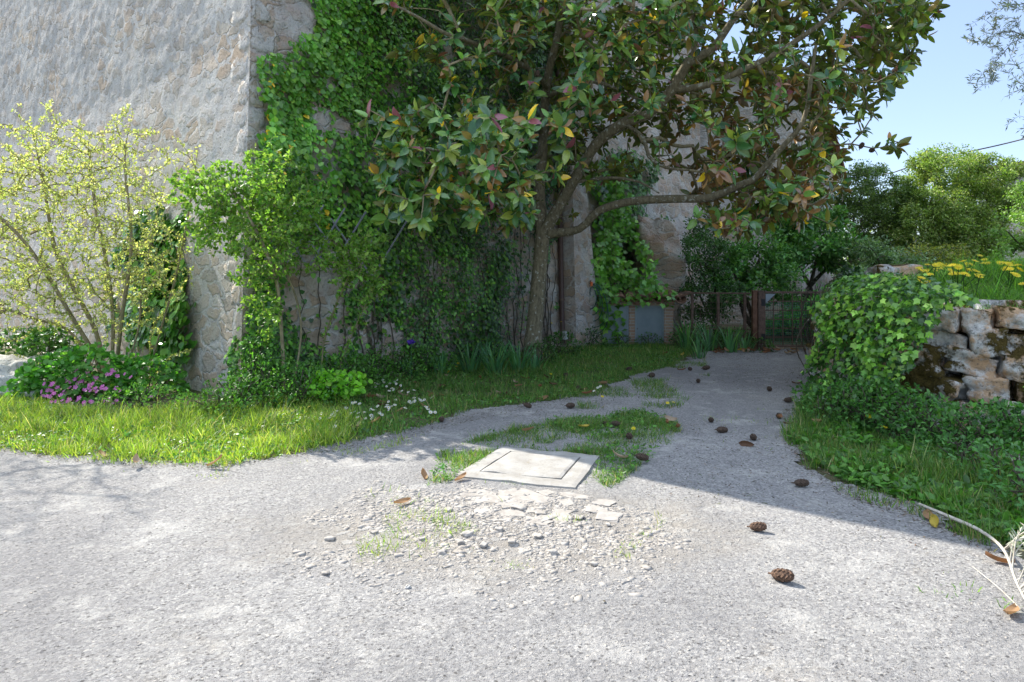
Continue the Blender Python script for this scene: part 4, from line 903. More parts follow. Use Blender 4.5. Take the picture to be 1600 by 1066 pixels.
# ------------------------------------------------------------------ rose-like climber at the corner
RC = [(.17, .33, .05, 4), (.24, .40, .08, 3), (.09, .20, .03, 2)]
def Cn(px, py, Y, rx, ry, rz_): c = P(px, py, Y); return (c[0], c[1], c[2], rx, ry, rz_)
st = [[P(445, 610, 8.0), P(440, 520, 8.1), P(432, 440, 7.9), P(405, 370, 7.7), P(370, 310, 7.7)], [P(460, 600, 8.3), P(470, 500, 8.5), P(440, 400, 8.3), P(420, 330, 8.2)],
      [P(503, 600, 8.5), P(505, 540, 8.6), P(520, 490, 8.5), P(545, 430, 8.3)], [P(520, 600, 8.7), P(560, 500, 8.6), P(590, 440, 8.5)]]
outk = lambda A: (((A[:, :2] - CN) @ nR > .12) | ((A[:, :2] - CN) @ nL > .15)) 
shrub_tree('corner_climber', 'fresh green leafy climber at the house corner growing out toward the sunlight', 'shrub', (-2.7, 8.0, 0), st,
           [Cn(350, 300, 7.7, .6, .5, .35), Cn(335, 345, 7.55, .35, .4, .45), Cn(425, 280, 7.9, .4, .35, .5), Cn(395, 400, 7.8, .3, .3, .5), Cn(405, 470, 7.8, .25, .25, .5), Cn(310, 290, 7.8, .3, .3, .2), Cn(470, 330, 8.2, .4, .3, .5), Cn(420, 360, 7.9, .5, .5, .6), Cn(330, 355, 7.8, .25, .35, .35), Cn(530, 400, 8.3, .5, .4, .35), Cn(575, 440, 8.5, .35, .3, .35), Cn(555, 385, 8.5, .45, .35, .3), Cn(350, 270, 7.9, .25, .3, .2)],
           1150, .1, .020, .056, RC, .0018, 'barkl', T_OV, .8, 'small', perpt=2, keep=outk)
# ------------------------------------------------------------------ groundcover at the corner
CVC = [Cn(420, 590, 7.9, .45, .4, .4), Cn(375, 625, 7.6, .4, .35, .3), Cn(470, 600, 7.9, .5, .4, .35), Cn(540, 590, 8.7, .5, .35, .4), Cn(610, 580, 9.6, .55, .35, .4), Cn(570, 590, 9.2, .5, .4, .3), Cn(660, 575, 10.3, .5, .35, .3), Cn(410, 560, 8.1, .35, .3, .5)]
CVC = [(c[0], c[1], .12, c[3], c[4], c[5] * (1.0 if i_ != 7 else 1.4)) for i_, c in enumerate(CVC)]
tag(mound('ground_cover', 'dark green leafy ground cover heaped along the foot of the ivy wall', 'ground cover', CVC, 11000, .042, MD, T_OV), kind='stuff')
mound('bright_leaf_plant', 'bright lime-green leafed plant among the dark ground cover by the wall', 'plant', [(-2.05, 8.0, .22, .34, .2, .14)], 420, .06, [(.16, .34, .03, 3), (.12, .27, .03, 2)], T_ROUND)
mound('foot_bush', 'dusty green small-leaved clump at the bare foot of the house corner', 'plant', [(-4.2, 7.75, .06, .5, .25, .2), (-3.3, 7.45, .06, .4, .25, .2)], 1500, .04, LT, T_OV)
# ------------------------------------------------------------------ climber over the cabinet
vine = empty('vine', (2.2, 14.9, 0), 'bright green broad-leaved vine trailing over the meter cabinet roof', 'vine')
Q = []; ch = []
vp = [[(905, 500), (915, 450), (925, 420), (945, 380), (955, 330), (960, 270)], [(945, 470), (930, 440), (940, 400), (950, 360)], [(960, 250), (965, 330), (960, 400), (955, 460), (960, 500)], [(960, 420), (1000, 440), (1030, 450), (1045, 470), (1040, 500), (1048, 520)], [(950, 400), (985, 420), (1010, 445)], [(950, 455), (985, 462), (1020, 458), (1050, 468)], [(965, 480), (965, 510), (962, 530)], [(930, 500), (920, 480), (912, 520)], [(955, 350), (990, 380), (1020, 430)], [(925, 400), (915, 440), (925, 480)], [(955, 300), (945, 360), (935, 430)], [(940, 440), (950, 480), (948, 505)], [(950, 280), (975, 300), (980, 360)]]
for j, pl in enumerate(vp * 3):
    Yv = 14.55 + (.35 if pl[0][1] < 440 else 0) + rng.random() * .35; pts, _ = smooth_path([P(x + rng.normal() * 6, y + rng.normal() * 6, Yv if y > 380 else Yv + .5) for x, y in pl], .08); pts[:, 2] = np.maximum(pts[:, 2], .03); ch.append((pts, .006))
    for q_ in pts[::1]:
        for _ in range(3): Q.append(q_ + rng.normal(size=3) * .085)
Q = np.array(Q); nn = np.broadcast_to(np.array((.2, -1, .3)), Q.shape)
ivy_leaves('leaves', Q, nn, .125, pal(len(Q), [(.09, .22, .025, 4), (.06, .16, .02, 3), (.13, .27, .03, 1)]), T_IVY, MAT['ivy'], vine, .8); tubes('stems', ch, MAT['barkl'], vine, 4)
iv3 = empty('recess_ivy', (1.8, 15.6, 0), 'dark old ivy filling the recess between the pale pier and the buttress', 'ivy')
q, nn = wall_cover([5], 420, 4.6, [[(935, 200), (935, 480), (1030, 480), (1010, 380), (1000, 250)]], [(985, 400, 12, 30, .5)], (2, .3, .1), 12, .6)
ivy_leaves('leaves', q, nn, .1, pal(len(q), DK), T_IVY, None, iv3)
q = q[::25] * 1; ch = [(smooth_path([(a[0], a[1], 0), (a[0] + rng.normal() * .1, a[1], a[2] * .5), tuple(a)], .2)[0], .01) for a in q[:24]]; tubes('stems', ch, MAT['barkd'], iv3, 4)
iv5 = empty('high_climber', (5.5, 20, 0), 'fresh green creeper high on the pale wall behind the magnolia boughs', 'creeper')
q, nn = wall_cover([5], 200, 6.5, [[(1125, 180), (1190, 190), (1200, 330), (1120, 340)], [(930, 260), (1010, 260), (1010, 340), (930, 340)]], [], (1.2, .4, .15), 21, .3)
ivy_leaves('leaves', q, nn, .12, pal(len(q), LT), T_IVY, None, iv5)
# ------------------------------------------------------------------ ivy over the right wall
iv4 = empty('bank_ivy', (4.3, 8, 0), 'thick bright ivy cascading over the left part of the dry stone wall', 'ivy')
n = 90000; s_ = rng.uniform(1.6, LW - 5.5, n); hz_ = rng.uniform(0, 1.75, n)
c = np.c_[np.interp(s_, wl, wp_[:, 0]), np.interp(s_, wl, wp_[:, 1])]; c2 = np.c_[np.interp(s_ + .1, wl, wp_[:, 0]), np.interp(s_ + .1, wl, wp_[:, 1])]; d = norm(c2 - c); nr = np.c_[d[:, 1], -d[:, 0]]
th = hz_ / 1.75 * 1.9; prof = .42 * np.sin(np.clip(1.35 - hz_ * .35, 0, 1.57)) + .35 * (fbm(np.c_[s_, hz_], 1.6, 4, 3) - .5)
bul = np.where(hz_ < 1.4, prof + .12, prof + .12 - (hz_ - 1.4) * 2.6); top = np.where(hz_ < 1.42, hz_ * .98, 1.40 + .12 * np.sin((hz_ - 1.42) / .33 * 1.57))
dp_ = rng.random(n); q = np.c_[c + nr * (bul + .24 * dp_ + .10 * (fbm(np.c_[s_, hz_], 5, 14, 2) - .5))[:, None], top + .05 * rng.normal(size=n)]
px = proj(q); pol = [(1274, 486), (1300, 450), (1350, 430), (1440, 438), (1500, 446), (1512, 470), (1470, 480), (1450, 530), (1425, 560), (1400, 600), (1395, 680), (1330, 680), (1262, 650), (1266, 590), (1280, 520)]
k = inpoly(px + (np.c_[fbm(q, 4, 9, 2), fbm(q, 4, 19, 2)] - .5) * 40, pol) & (rng.random(n) < np.clip((fbm(q, 2.5, 61, 3) - .25) / .12, .15, 1)); q = q[k]; nr = nr[k]; px = px[k]; dp_ = dp_[k]
nn = np.c_[nr, np.where(q[:, 2] > 1.3, 1.6, .25)]
up = (dp_ > .6) & (rng.random(len(q)) < np.clip((q[:, 2] - .1) / .6, .3, .8))  # outer and higher leaves paler, inner ones dark: depth shade put into the colour
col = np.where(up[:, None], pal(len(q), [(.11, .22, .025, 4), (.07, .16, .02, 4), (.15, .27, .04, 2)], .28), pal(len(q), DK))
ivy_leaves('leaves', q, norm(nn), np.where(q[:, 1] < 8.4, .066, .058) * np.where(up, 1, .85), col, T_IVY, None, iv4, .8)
ch = []
for k_ in range(30):
    s0_ = rng.uniform(3, LW - 6); a = wall_pt(s0_); n_ = wall_nrm(s0_)
    if proj(a[None])[0, 0] > 1400: continue
    ch.append((smooth_path([a + n_ * .2, a + n_ * .3 + np.array((rng.normal() * .1, 0, .6)), a + n_ * .15 + np.array((rng.normal() * .2, 0, 1.3))], .1)[0], .009))
rs_ = [s__ for s__ in np.arange(2.6, LW - 5, .15) if proj(wall_pt(s__)[None])[0, 0] < 1420]; ch.append((np.array([wall_pt(s__) + wall_nrm(s__) * .2 for s__ in rs_]), .009)); tubes('stems', ch, MAT['barkd'], iv4, 5)
mound('pillar_ivy', 'dense dark ivy smothering the right gate pillar', 'ivy', [(6.85, 13.8, .85, .36, .4, .75), (6.95, 13.6, .4, .34, .4, .5)], 3600, .07, [(.012, .035, .01, 3), (.022, .055, .014, 3)], T_IVY, 'ivy')
mb = MB(); mb.box((gx1 + .28, YG + .15, .6), (.4, .4, 1.3)); tag(mb.build('gate_pillar', MAT['wallR'], bevel=.02), 'square masonry pillar hidden in ivy right of the gate', 'pillar')
# leafy growth at foot of right wall
cs_ = []
for (x, y, h) in ((1310, 640, .34), (1350, 650, .40), (1390, 655, .40), (1430, 668, .36), (1470, 680, .34), (1510, 690, .34), (1555, 690, .36), (1600, 692, .36), (1640, 700, .4), (1290, 620, .3), (1330, 620, .34), (1410, 640, .3)):
    g = G(x, y + 18); cs_.append((g[0], g[1], h * .45, .34, .3, h * .75))
tag(mound('foot_growth', 'mid green leafy undergrowth at the foot of the dry stone wall', 'undergrowth', cs_, 8500, .046, [(.045, .12, .025, 4), (.07, .17, .035, 3), (.03, .08, .02, 3)], T_OV), kind='stuff')
mound('wall_plant', 'sunlit green plant sprouting between the stones at the right edge', 'plant', [(5.25, 6.22, .62, .35, .16, .28), (4.95, 6.3, .45, .2, .12, .18)], 650, .04, LT, T_OV)
cs_ = []
for (x, y, h) in ((1560, 740, .26), (1600, 770, .3), (1500, 720, .22), (1640, 800, .3)): g = G(x, y + 10); cs_.append((g[0], g[1], h * .4, .28, .22, h * .7))
mound('verge_weeds', 'clump of small-leaved weeds in the verge at the right edge', 'weeds', cs_, 1600, .04, [(.04, .11, .025, 4), (.06, .15, .035, 3)], T_OV)
# ------------------------------------------------------------------ grass
TB = [T_blade(.25), T_blade(.6)]
def grass(name, label, p, hmean, cols, zf=None, wd_=.006, lean=.5):
    n = len(p); z_ = zf(p) if zf is not None else np.zeros(n)
    D = rdir(n) * lean; D[:, 2] = np.abs(D[:, 2]) * .5 + 1; N = norm(np.c_[rng.normal(size=(n, 2)), .3 * np.ones(n)]); h = hmean * rng.uniform(.3, 1.5, n) * np.clip(.1 + 1.9 * fbm(p, 3.2, 8, 3) ** 1.2 + (rng.random(n) < .03) * .8, .25, 2.4)
    return tag(foliage(name, TB[0] if lean < .6 else TB[1], np.c_[p, z_ - .02], D, N, h, pal(n, cols, .22), MAT['grass'], None, wd_ * rng.uniform(.6, 1.5, n)), label, 'grass', kind='stuff')
GL = [(.20, .29, .045, 4), (.27, .35, .06, 3), (.12, .21, .03, 3), (.38, .36, .18, 1.2)]; GD = [(.07, .15, .035, 4), (.10, .19, .04, 3), (.16, .23, .06, 1.3), (.28, .24, .13, .8)]  # fall of light put into the colour: a sunlit and a shaded grass palette
LG = [(-700, 650), (-100, 625), (60, 628), (200, 650), (330, 640), (400, 640), (480, 625), (540, 605), (620, 585), (700, 560), (840, 545), (905, 540), (1050, 540), (1090, 548), (1040, 575), (985, 590), (900, 622), (820, 632), (740, 640), (690, 660), (620, 680), (530, 694), (440, 712), (340, 730), (180, 724), (0, 702), (-900, 690)]
p = scatter(LG, 1700, 3, (3.0, .17, .15)); p = p[(((p - CN) @ nR) > .1) | (((p - CN) @ nL) > .1)]; px = proj(np.c_[p, np.zeros(len(p))])
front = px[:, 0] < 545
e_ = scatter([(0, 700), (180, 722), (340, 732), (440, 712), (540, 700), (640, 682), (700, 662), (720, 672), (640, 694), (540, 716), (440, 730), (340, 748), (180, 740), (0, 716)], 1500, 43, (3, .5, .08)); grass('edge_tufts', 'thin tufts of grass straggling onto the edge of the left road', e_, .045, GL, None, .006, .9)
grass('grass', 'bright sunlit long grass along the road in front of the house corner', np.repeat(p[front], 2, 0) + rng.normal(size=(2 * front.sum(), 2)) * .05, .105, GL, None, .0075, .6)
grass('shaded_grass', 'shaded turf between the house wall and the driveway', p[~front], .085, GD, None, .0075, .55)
IS = [(690, 705), (760, 682), (870, 656), (960, 648), (1000, 640), (1058, 662), (1066, 685), (1010, 720), (985, 745), (950, 765), (925, 745), (940, 715), (785, 700), (730, 735), (700, 755), (670, 760)]
p = scatter(IS, 9000, 13, (3.2, .28, .15)); slab_q = [tuple(v[:2]) for v in S0]
p = p[~inpoly(p, slab_q)]
pat = scatter([(950, 572), (1100, 560), (1110, 590), (1060, 640), (900, 640), (880, 620)], 4200, 17, (1.6, .50, .08)); cr = scatter([(620, 740), (700, 735), (730, 770), (1000, 775), (1040, 810), (960, 900), (560, 880), (560, 780)], 4500, 19, (2.6, .53, .06))
cr = np.vstack((cr, scatter([(1090, 640), (1200, 640), (1240, 700), (1180, 710), (1110, 690)], 1500, 71, (3, .56, .05)), scatter([(560, 700), (700, 670), (820, 650), (760, 690), (640, 730)], 900, 72, (3, .58, .05)))); cr = cr[~inpoly(cr, slab_q)]
pd = rng.random(len(cr)) < .5
# grass hugging the slab edges
ed = []
for a, b in zip(S0, S0[1:] + S0[:1]):
    for t in rng.random(260): 
        q_ = a + (b - a) * t + rng.normal(size=3) * .02
        if fbm(q_[None], 5, 77, 2)[0] > .47: ed.append(q_[:2] + norm((a + b)[:2] / 2 - c0[:2]) * .03)
grass('island_grass', 'short grass growing around the concrete cover between the wheel tracks', np.vstack((p, pat)), .055, GD, None, .006, .8)
tag(grass('crack_grass', 'sparse tufts of yellow-green grass in the gritty soil patch', np.vstack((cr, np.array(ed))), .036, [(.20, .27, .06, 3), (.14, .24, .04, 3), (.3, .28, .12, 1)], None, .005, .9))
RG = [(1245, 640), (1290, 640), (1400, 690), (1640, 700), (1900, 760), (1900, 900), (1640, 862), (1560, 848), (1450, 795), (1330, 758), (1270, 725), (1238, 690)]
p = scatter(RG, 5200, 23, (3.0, .28, .14)); e_ = scatter([(1225, 640), (1225, 690), (1262, 735), (1320, 775), (1440, 812), (1550, 865), (1560, 845), (1440, 795), (1320, 755), (1270, 720), (1250, 680)], 2600, 41, (3, .45, .1)); p = np.vstack((p, e_)); grass('verge_grass', 'green grass verge between the driveway and the dry stone wall', p, .10, GD, None, .0075, .55)
m2 = rng.random(6000); p = np.c_[rng.uniform(1.8, 3.2, 500), rng.uniform(3.2, 4.2, 500)]
sp = scatter([(1430, 880), (1600, 890), (1600, 960), (1440, 930), (1340, 880)], 2600, 29, (3.5, .56, .05)); grass('roadside_tufts', 'sparse low weeds on the gravelly road edge at lower right', sp, .03, [(.14, .25, .05, 3), (.09, .2, .04, 2)], None, .008, .95)
# bank top grass
n = 60000; p = np.vstack((np.c_[rng.uniform(4, 17, n), rng.uniform(5.6, 17, n)], np.c_[rng.uniform(4, 8.5, n), rng.uniform(5.8, 9.5, n)])); dd_ = dist_poly(p, WALLP); k = inpoly(p, BANKP) & (dd_ > .04); p = p[k]
grass('bank_grass', 'tall green grass with weeds on top of the raised bank', p, .13, [(.09, .2, .03, 3), (.13, .27, .035, 3), (.06, .15, .03, 2)], lambda q_: np.maximum(bank_h(q_), 1.12), .008, .7)
# low leafy weeds sprinkled in the turf (clover, plantain)
def weeds(name, label, p, size, cols, zf=None, T=T_OV):
    n = len(p); z_ = (zf(p) if zf is not None else 0) + rng.uniform(.005, .05, n); D = rdir(n); D[:, 2] = np.abs(D[:, 2]) * .5; N = norm(np.array((0, 0, 1.)) + .4 * rng.normal(size=(n, 3)))
    return tag(foliage(name, T, np.c_[p, z_], D, N, size * rng.uniform(.5, 1.4, n), pal(n, cols), MAT['shrub']), label, 'weeds', kind='stuff')
weeds('clover', 'small leafy clover and weeds mixed in the shaded turf left of the driveway', np.vstack((scatter(LG, 800, 31, (2.2, .38, .1)), scatter(IS, 900, 32, (2.2, .40, .1)))), .035, MD)
weeds('plantain', 'broad low weeds in the grass verge right of the driveway', scatter(RG, 1500, 33, (2.4, .38, .1)), .06, MD)
# ------------------------------------------------------------------ daisies, dandelions, irises
da0 = disc_flower('daisy', .022, 10, (.86, .86, .84), (.75, .5, .04), .32, .12, None, .1); dm = da0.data; bpy.data.objects.remove(da0)
dn0 = disc_flower('dandelion', .024, 14, (.85, .70, .02), (.80, .60, .02), .45, .25, None, .26, .5); dnm = dn0.data; bpy.data.objects.remove(dn0)
DP = [(590, 600), (600, 597), (598, 594), (609, 599), (604, 604), (616, 596), (619, 600), (587, 605), (612, 607), (615, 609), (608, 611), (620, 594), (626, 603), (628, 611), (638, 613), (647, 610), (541, 638), (526, 643), (522, 646), (518, 649), (523, 651), (515, 654), (548, 647), (554, 644), (560, 646), (569, 645), (579, 640), (583, 641), (590, 635), (551, 630), (562, 631), (607, 628), (605, 633), (607, 637), (612, 635), (608, 640), (617, 633), (603, 636), (580, 650), (584, 652), (581, 655), (571, 655), (597, 649), (593, 646), (647, 622), (655, 624), (658, 626), (663, 625), (639, 629), (643, 630), (667, 637), (669, 640), (673, 645), (680, 645), (676, 620), (674, 622), (633, 638), (619, 625), (502, 647), (500, 655), (523, 668), (559, 653), (934, 606), (938, 604), (928, 611), (665, 636), (672, 644), (555, 629), (640, 627), (648, 627), (586, 599), (594, 600)]
for x, y in DP:
    o = bpy.data.objects.new('daisy', dm); C.objects.link(o); g = G(x, y + 10, .0); sc_ = CAMH - (y - HOR) * g[1] / F; o.location = (X_(x, g[1]), g[1], max(.07, sc_)); o.rotation_euler = (rng.uniform(.2, .9), rng.uniform(-.3, .3), rng.uniform(-1, 1)); o.scale = (.75 + .25 * rng.random(),) * 3
    tag(o, 'little white daisies dotted through the shaded grass left of the driveway', 'daisy', 'white daisies in the grass')
def dand(p_, lb, gp, s_=1.0):
    o = bpy.data.objects.new('dandelion', dnm); C.objects.link(o); o.location = p_; o.rotation_euler = (rng.uniform(.1, .8), rng.uniform(-.4, .4), rng.uniform(-1, 1)); o.scale = (s_,) * 3; tag(o, lb, 'dandelion', gp)
for x, y, h, lb in ((1357, 655, .16, 'yellow dandelion in the verge nearer the leafy undergrowth'), (1381, 672, .12, 'yellow dandelion in the verge below and right of another one')): g = G(x, y + h * 140); dand((X_(x, g[1]), g[1], h), lb, 'dandelions in the right verge', 1.3)
for x, y in ((669, 550), (716, 568), (713, 573), (685, 568), (701, 581), (877, 503), (862, 505), (856, 541), (941, 620), (1043, 630), (1052, 629), (990, 670), (861, 585), (848, 553)):
    g = G(x, max(y + 8, 548)); dand((X_(x, g[1]), g[1], CAMH - (y - HOR) * g[1] / F), 'small yellow flowers in the shaded turf left of the driveway', 'yellow flowers in the shaded turf', .9)
for k_ in range(90):
    x = rng.uniform(1435, 1600) if k_ < 76 else rng.uniform(1600, 1680); y = np.interp(x, (1430, 1500, 1600), (428, 416, 420)) + rng.normal() * 6 + rng.uniform(-8, 18); Yd = rng.uniform(6.9, 9.6); g = P(x, y, Yd)
    hb = bank_h(g[None, :2])[0]; g[2] = max(g[2], hb + .12); dand(tuple(g), 'yellow dandelions above the grass on top of the bank', 'dandelions on top of the bank', 1.7)
def iris(x, y, label, n=16, h=.5, Y=None, spread=.35, fl=None):
    g = G(x, y) if Y is None else np.array((X_(x, Y), Y, 0.)); r_ = empty('iris_plant', tuple(g), label, 'iris', 'sword-leaved iris clumps'); V = []; Fc = []; cc = []
    for k_ in range(int(n * 1.7)):
        a = rng.uniform(0, 6.28); le = rng.uniform(.15, 1) * spread * 1.6; L = h * rng.uniform(.7, 1.2); b_ = g + np.array((math.cos(a), math.sin(a), 0)) * rng.uniform(0, .16); w_ = .014 * rng.uniform(.8, 1.3)
        dr_ = np.array((math.cos(a), math.sin(a), 0)); sd_ = np.array((-dr_[1], dr_[0], 0)); m_ = 6; base = len(V); c1 = pal(1, [(.05, .13, .06, 3), (.07, .17, .07, 3), (.10, .2, .06, 1)])[0]
        for j in range(m_ + 1):
            t = j / m_; p_ = b_ + dr_ * (le * L * t + le * L * .9 * t ** 3) + np.array((0, 0, L * (t - .35 * le * t ** 3))); ww = w_ * (1 - t ** 2.5) + .0008; V += [p_ - sd_ * ww, p_ + sd_ * ww]
        for j in range(m_): q0 = base + 2 * j; Fc += [(q0, q0 + 1, q0 + 3), (q0, q0 + 3, q0 + 2)]; cc += [c1] * 2
    mesh_obj('leaves', V, np.array(Fc), MAT['shrub'], r_, True, None, np.array(cc))
    if fl:
        tubes('flower_stem', [([g, g + np.array((.0, -.02, .5))], .006)], MAT['hose'], r_, 5); V, T2 = [], []; n_ = 9; D = rdir(n_, .2); foliage('flower', T_OV, np.repeat((g + np.array((0, -.02, .52)))[None], n_, 0), D, rdir(n_), np.full(n_, .075), np.repeat(np.array([fl]), n_, 0), MAT['petal'], r_, np.full(n_, .12))
    return r_
iris(643, 592, 'iris bearing a deep violet bloom at the edge of the ivy', 9, .32, fl=(.10, .04, .42))
for x, y, n_, h_, lb in ((690, 586, 12, .42, 'iris clump farthest left at the ivy foot, right of the violet bloom'), (735, 582, 18, .5, 'tall iris clump in front of the ivy halfway to the magnolia'), (775, 586, 20, .5, 'iris clump spreading between the tall clump and the trunk'), (812, 580, 20, .5, 'iris clump leaning against the left side of the magnolia trunk'), (758, 570, 14, .55, 'iris clump nestled behind the others against the ivy'),
                         (1075, 546, 18, .62, 'iris clump nearest the meter cabinet'), (1108, 548, 18, .6, 'iris clump midway between the cabinet and the gate'), (1140, 550, 18, .55, 'iris clump arching close to the gate posts'), (1092, 560, 12, .4, 'low iris clump at the front edge beside the cabinet'), (1165, 549, 10, .4, 'short iris tuft beside the gate posts'), (838, 578, 12, .35, 'small iris tuft right in front of the trunk')):
    iris(x, y, lb, n_, h_)
mound('gate_foot_plants', 'dark leafy plants between the cabinet and the gate', 'plant', [(3.9, 14.2, .15, .6, .35, .35), (4.55, 13.9, .12, .5, .3, .3), (4.9, 13.5, .06, .3, .3, .2)], 2600, .055, DK, T_OV)
mound('cabinet_weeds', 'low dark weeds growing against the cabinet doors', 'weeds', [(2.9, 14.45, .08, .28, .15, .2), (2.3, 14.5, .08, .25, .12, .2), (1.6, 14.1, .1, .4, .2, .3), (.9, 12.8, .12, .4, .3, .3), (.5, 11.6, .1, .3, .3, .25)], 2400, .05, DK, T_OV)
# ------------------------------------------------------------------ magnolia
mg = empty('magnolia_tree', (.37, 12, 0), 'spreading evergreen magnolia with grey trunk and glossy leaves over the drive', 'tree'); sk = Skel()
def PL(l): return [P(x, y, Y) for x, y, Y in l]
sk.add_chain(PL([(832, 565, 11.9), (834, 520, 11.9), (839, 470, 11.95), (843, 420, 12), (848, 368, 12)]), [.19, .15, .137, .132, .128], step=.12)
sk.add_chain(PL([(848, 368, 12), (843, 300, 12.2), (848, 235, 12.3), (850, 180, 12.3), (856, 120, 12.2), (870, 60, 12), (882, -10, 12), (890, -80, 12)]), [.115, .10, .09, .082, .075, .062, .05, .04], True)
sk.add_chain(PL([(850, 362, 12), (880, 312, 11.8), (904, 270, 11.6), (932, 225, 11.4), (975, 192, 11.1), (1012, 178, 10.9), (1052, 138, 10.6), (1075, 98, 10.4), (1112, 78, 10.2), (1142, 36, 10), (1180, -10, 9.8), (1210, -60, 9.6)]), [.115, .092, .092, .088, .09, .09, .08, .07, .06, .05, .04, .03], True)
sk.add_chain(PL([(852, 366, 12), (905, 358, 11.7), (935, 330, 11.5), (985, 315, 11.2), (1050, 311, 10.9), (1110, 309, 10.6), (1150, 292, 10.4), (1176, 282, 10.3), (1215, 238, 10.1), (1255, 190, 9.9), (1266, 130, 9.8), (1275, 70, 9.7)]), [.09, .065, .068, .068, .066, .062, .058, .052, .042, .035, .03, .02], True)
sk.add_chain(PL([(1054, 142, 10.6), (1108, 132, 10.4), (1160, 110, 10.2), (1205, 88, 10), (1250, 60, 9.8), (1310, 15, 9.5), (1345, -30, 9.4)]), [.055, .052, .048, .042, .038, .03, .02], True)
sk.add_chain(PL([(978, 195, 11.1), (1005, 215, 10.8), (1014, 245, 10.6), (1040, 262, 10.4), (1078, 266, 10.2)]), [.032, .03, .028, .024, .018], True)
sk.add_chain(PL([(902, 285, 11.7), (955, 278, 11.3), (1000, 285, 11), (1030, 302, 10.8)]), [.03, .026, .02, .012], True)
sk.add_chain(PL([(856, 140, 12.2), (840, 118, 11.6), (800, 92, 10.8), (768, 78, 10.2), (730, 64, 9.6), (695, 52, 9.1), (655, 28, 8.7), (610, 5, 8.3)]), [.05, .045, .04, .036, .032, .026, .02, .012], True)
sk.add_chain(PL([(848, 205, 12.3), (800, 200, 11.2), (740, 200, 10.2), (700, 195, 9.4), (670, 160, 8.8)]), [.035, .03, .026, .02, .012], True)
sk.add_chain(PL([(848, 240, 12.3), (800, 262, 11), (750, 262, 9.8), (700, 240, 8.9), (650, 230, 8.2)]), [.035, .03, .024, .02, .012], True)
sk.add_chain(PL([(860, 150, 12.1), (900, 130, 11.5), (940, 130, 11), (985, 150, 10.6), (1010, 160, 10.3)]), [.04, .034, .03, .022, .014], True)
sk.add_chain(PL([(1075, 98, 10.4), (1090, 60, 10.2), (1080, 20, 10), (1078, -40, 9.8)]), [.035, .03, .026, .02], True)
sk.add_chain(PL([(1118, 42, 10.3), (1060, 40, 9.8), (1020, 34, 9.3), (990, 20, 9)]), [.03, .026, .02, .014], True)
sk.add_chain(PL([(1215, 238, 10.1), (1200, 280, 9.7), (1220, 310, 9.3), (1270, 320, 9.0), (1300, 300, 8.8)]), [.02, .018, .015, .012, .008], True)
sk.add_chain(PL([(1250, 200, 9.9), (1290, 225, 9.8), (1330, 225, 9.7), (1365, 232, 9.6), (1390, 228, 9.5)]), [.018, .015, .011, .008, .005], True)
# crown clusters
crown = [(585, -70), (612, 90), (665, 130), (668, 165), (588, 182), (598, 250), (606, 320), (640, 352), (700, 340), (760, 352), (830, 372), (880, 350), (930, 345), (960, 275), (1060, 262), (1090, 340), (1160, 365), (1215, 352), (1262, 322), (1322, 300), (1312, 215), (1352, 186), (1405, 128), (1445, 62), (1465, 10), (1440, -70)]
def crown_pts(n, poly, y0, y1):
    out = []
    while len(out) < n:
        x = rng.uniform(560, 1480); y = rng.uniform(-150, 370); Y = rng.uniform(y0, y1); q_ = np.array([[x, y]])
        if inpoly(q_, poly)[0] or (y < -69 and 560 < x < 1480): out.append(P(x, y, Y))
    return np.array(out)
A = crown_pts(2600, crown, 8.6, 13.2); A = A[fbm(A, 1.3, 404, 2) > .41]
left = [(590, 182), (690, 175), (800, 185), (840, 250), (860, 350), (800, 350), (690, 340), (610, 330)]
A2 = np.array([P(rng.uniform(590, 850), rng.uniform(175, 350), rng.uniform(7.6, 9.6)) for _ in range(110)])
A3 = np.array([P(x + rng.normal() * 9, y + rng.normal() * 7, Y + rng.normal() * .1) for x, y, Y in [(588, 190, 8), (620, 235, 8), (640, 300, 8), (700, 240, 8), (735, 215, 8), (765, 225, 8.2), (690, 290, 8.4), (632, 320, 8), (725, 295, 8.2), (780, 250, 8.6), (815, 190, 9), (840, 330, 8.8), (812, 305, 8.6), (860, 350, 9), (700, 130, 8.6), (735, 150, 8.6), (665, 120, 8.4), (600, 15, 8.2), (660, 20, 8.4), (770, 290, 8.5), (1240, 90, 9.4), (1270, 55, 9.4), (1290, 105, 9.4), (1330, 60, 9.4), (1345, 100, 9.4), (1380, 130, 9.4), (1400, 75, 9.3), (1420, 40, 9.3), (1440, 20, 9.3), (1372, 40, 9.3), (1395, 228, 9.3), (1372, 205, 9.4), (1300, 150, 9.5), (1320, 185, 9.5), (1280, 240, 9.6), (1300, 280, 9.4), (1245, 290, 9.2), (1210, 320, 9.4), (1160, 340, 9.6), (1110, 330, 9.8), (1120, 210, 9.6), (1080, 190, 9.8), (1175, 220, 9.5), (1205, 180, 9.4), (1010, 200, 10), (960, 165, 10), (920, 100, 9.5), (960, 60, 9), (1000, 90, 9.2), (880, 60, 9.2), (830, 40, 9.2), (790, 20, 9), (900, 20, 9)] for _ in range(2)])
At = np.array([P(rng.uniform(640, 1400), rng.uniform(-330, -60), rng.uniform(8.8, 14)) for _ in range(600)])
A5 = np.array([P(rng.uniform(1070, 1320), rng.uniform(275, 352), rng.uniform(9.2, 10.6)) for _ in range(46)]); A6 = np.array([P(rng.uniform(862, 1330), rng.uniform(-60, 345), rng.uniform(11.4, 14.2)) for _ in range(800)]); pa6 = proj(A6); A6 = A6[~((pa6[:, 1] > 300) & (pa6[:, 0] < 1060)) & inpoly(pa6, crown)]; A6 = A6[fbm(A6, 1.1, 88, 2) > .42]; A = np.vstack((A, A2, A3, At, A5, A6)); dist = (A[:, :2] - CN) @ nR; px = proj(A)
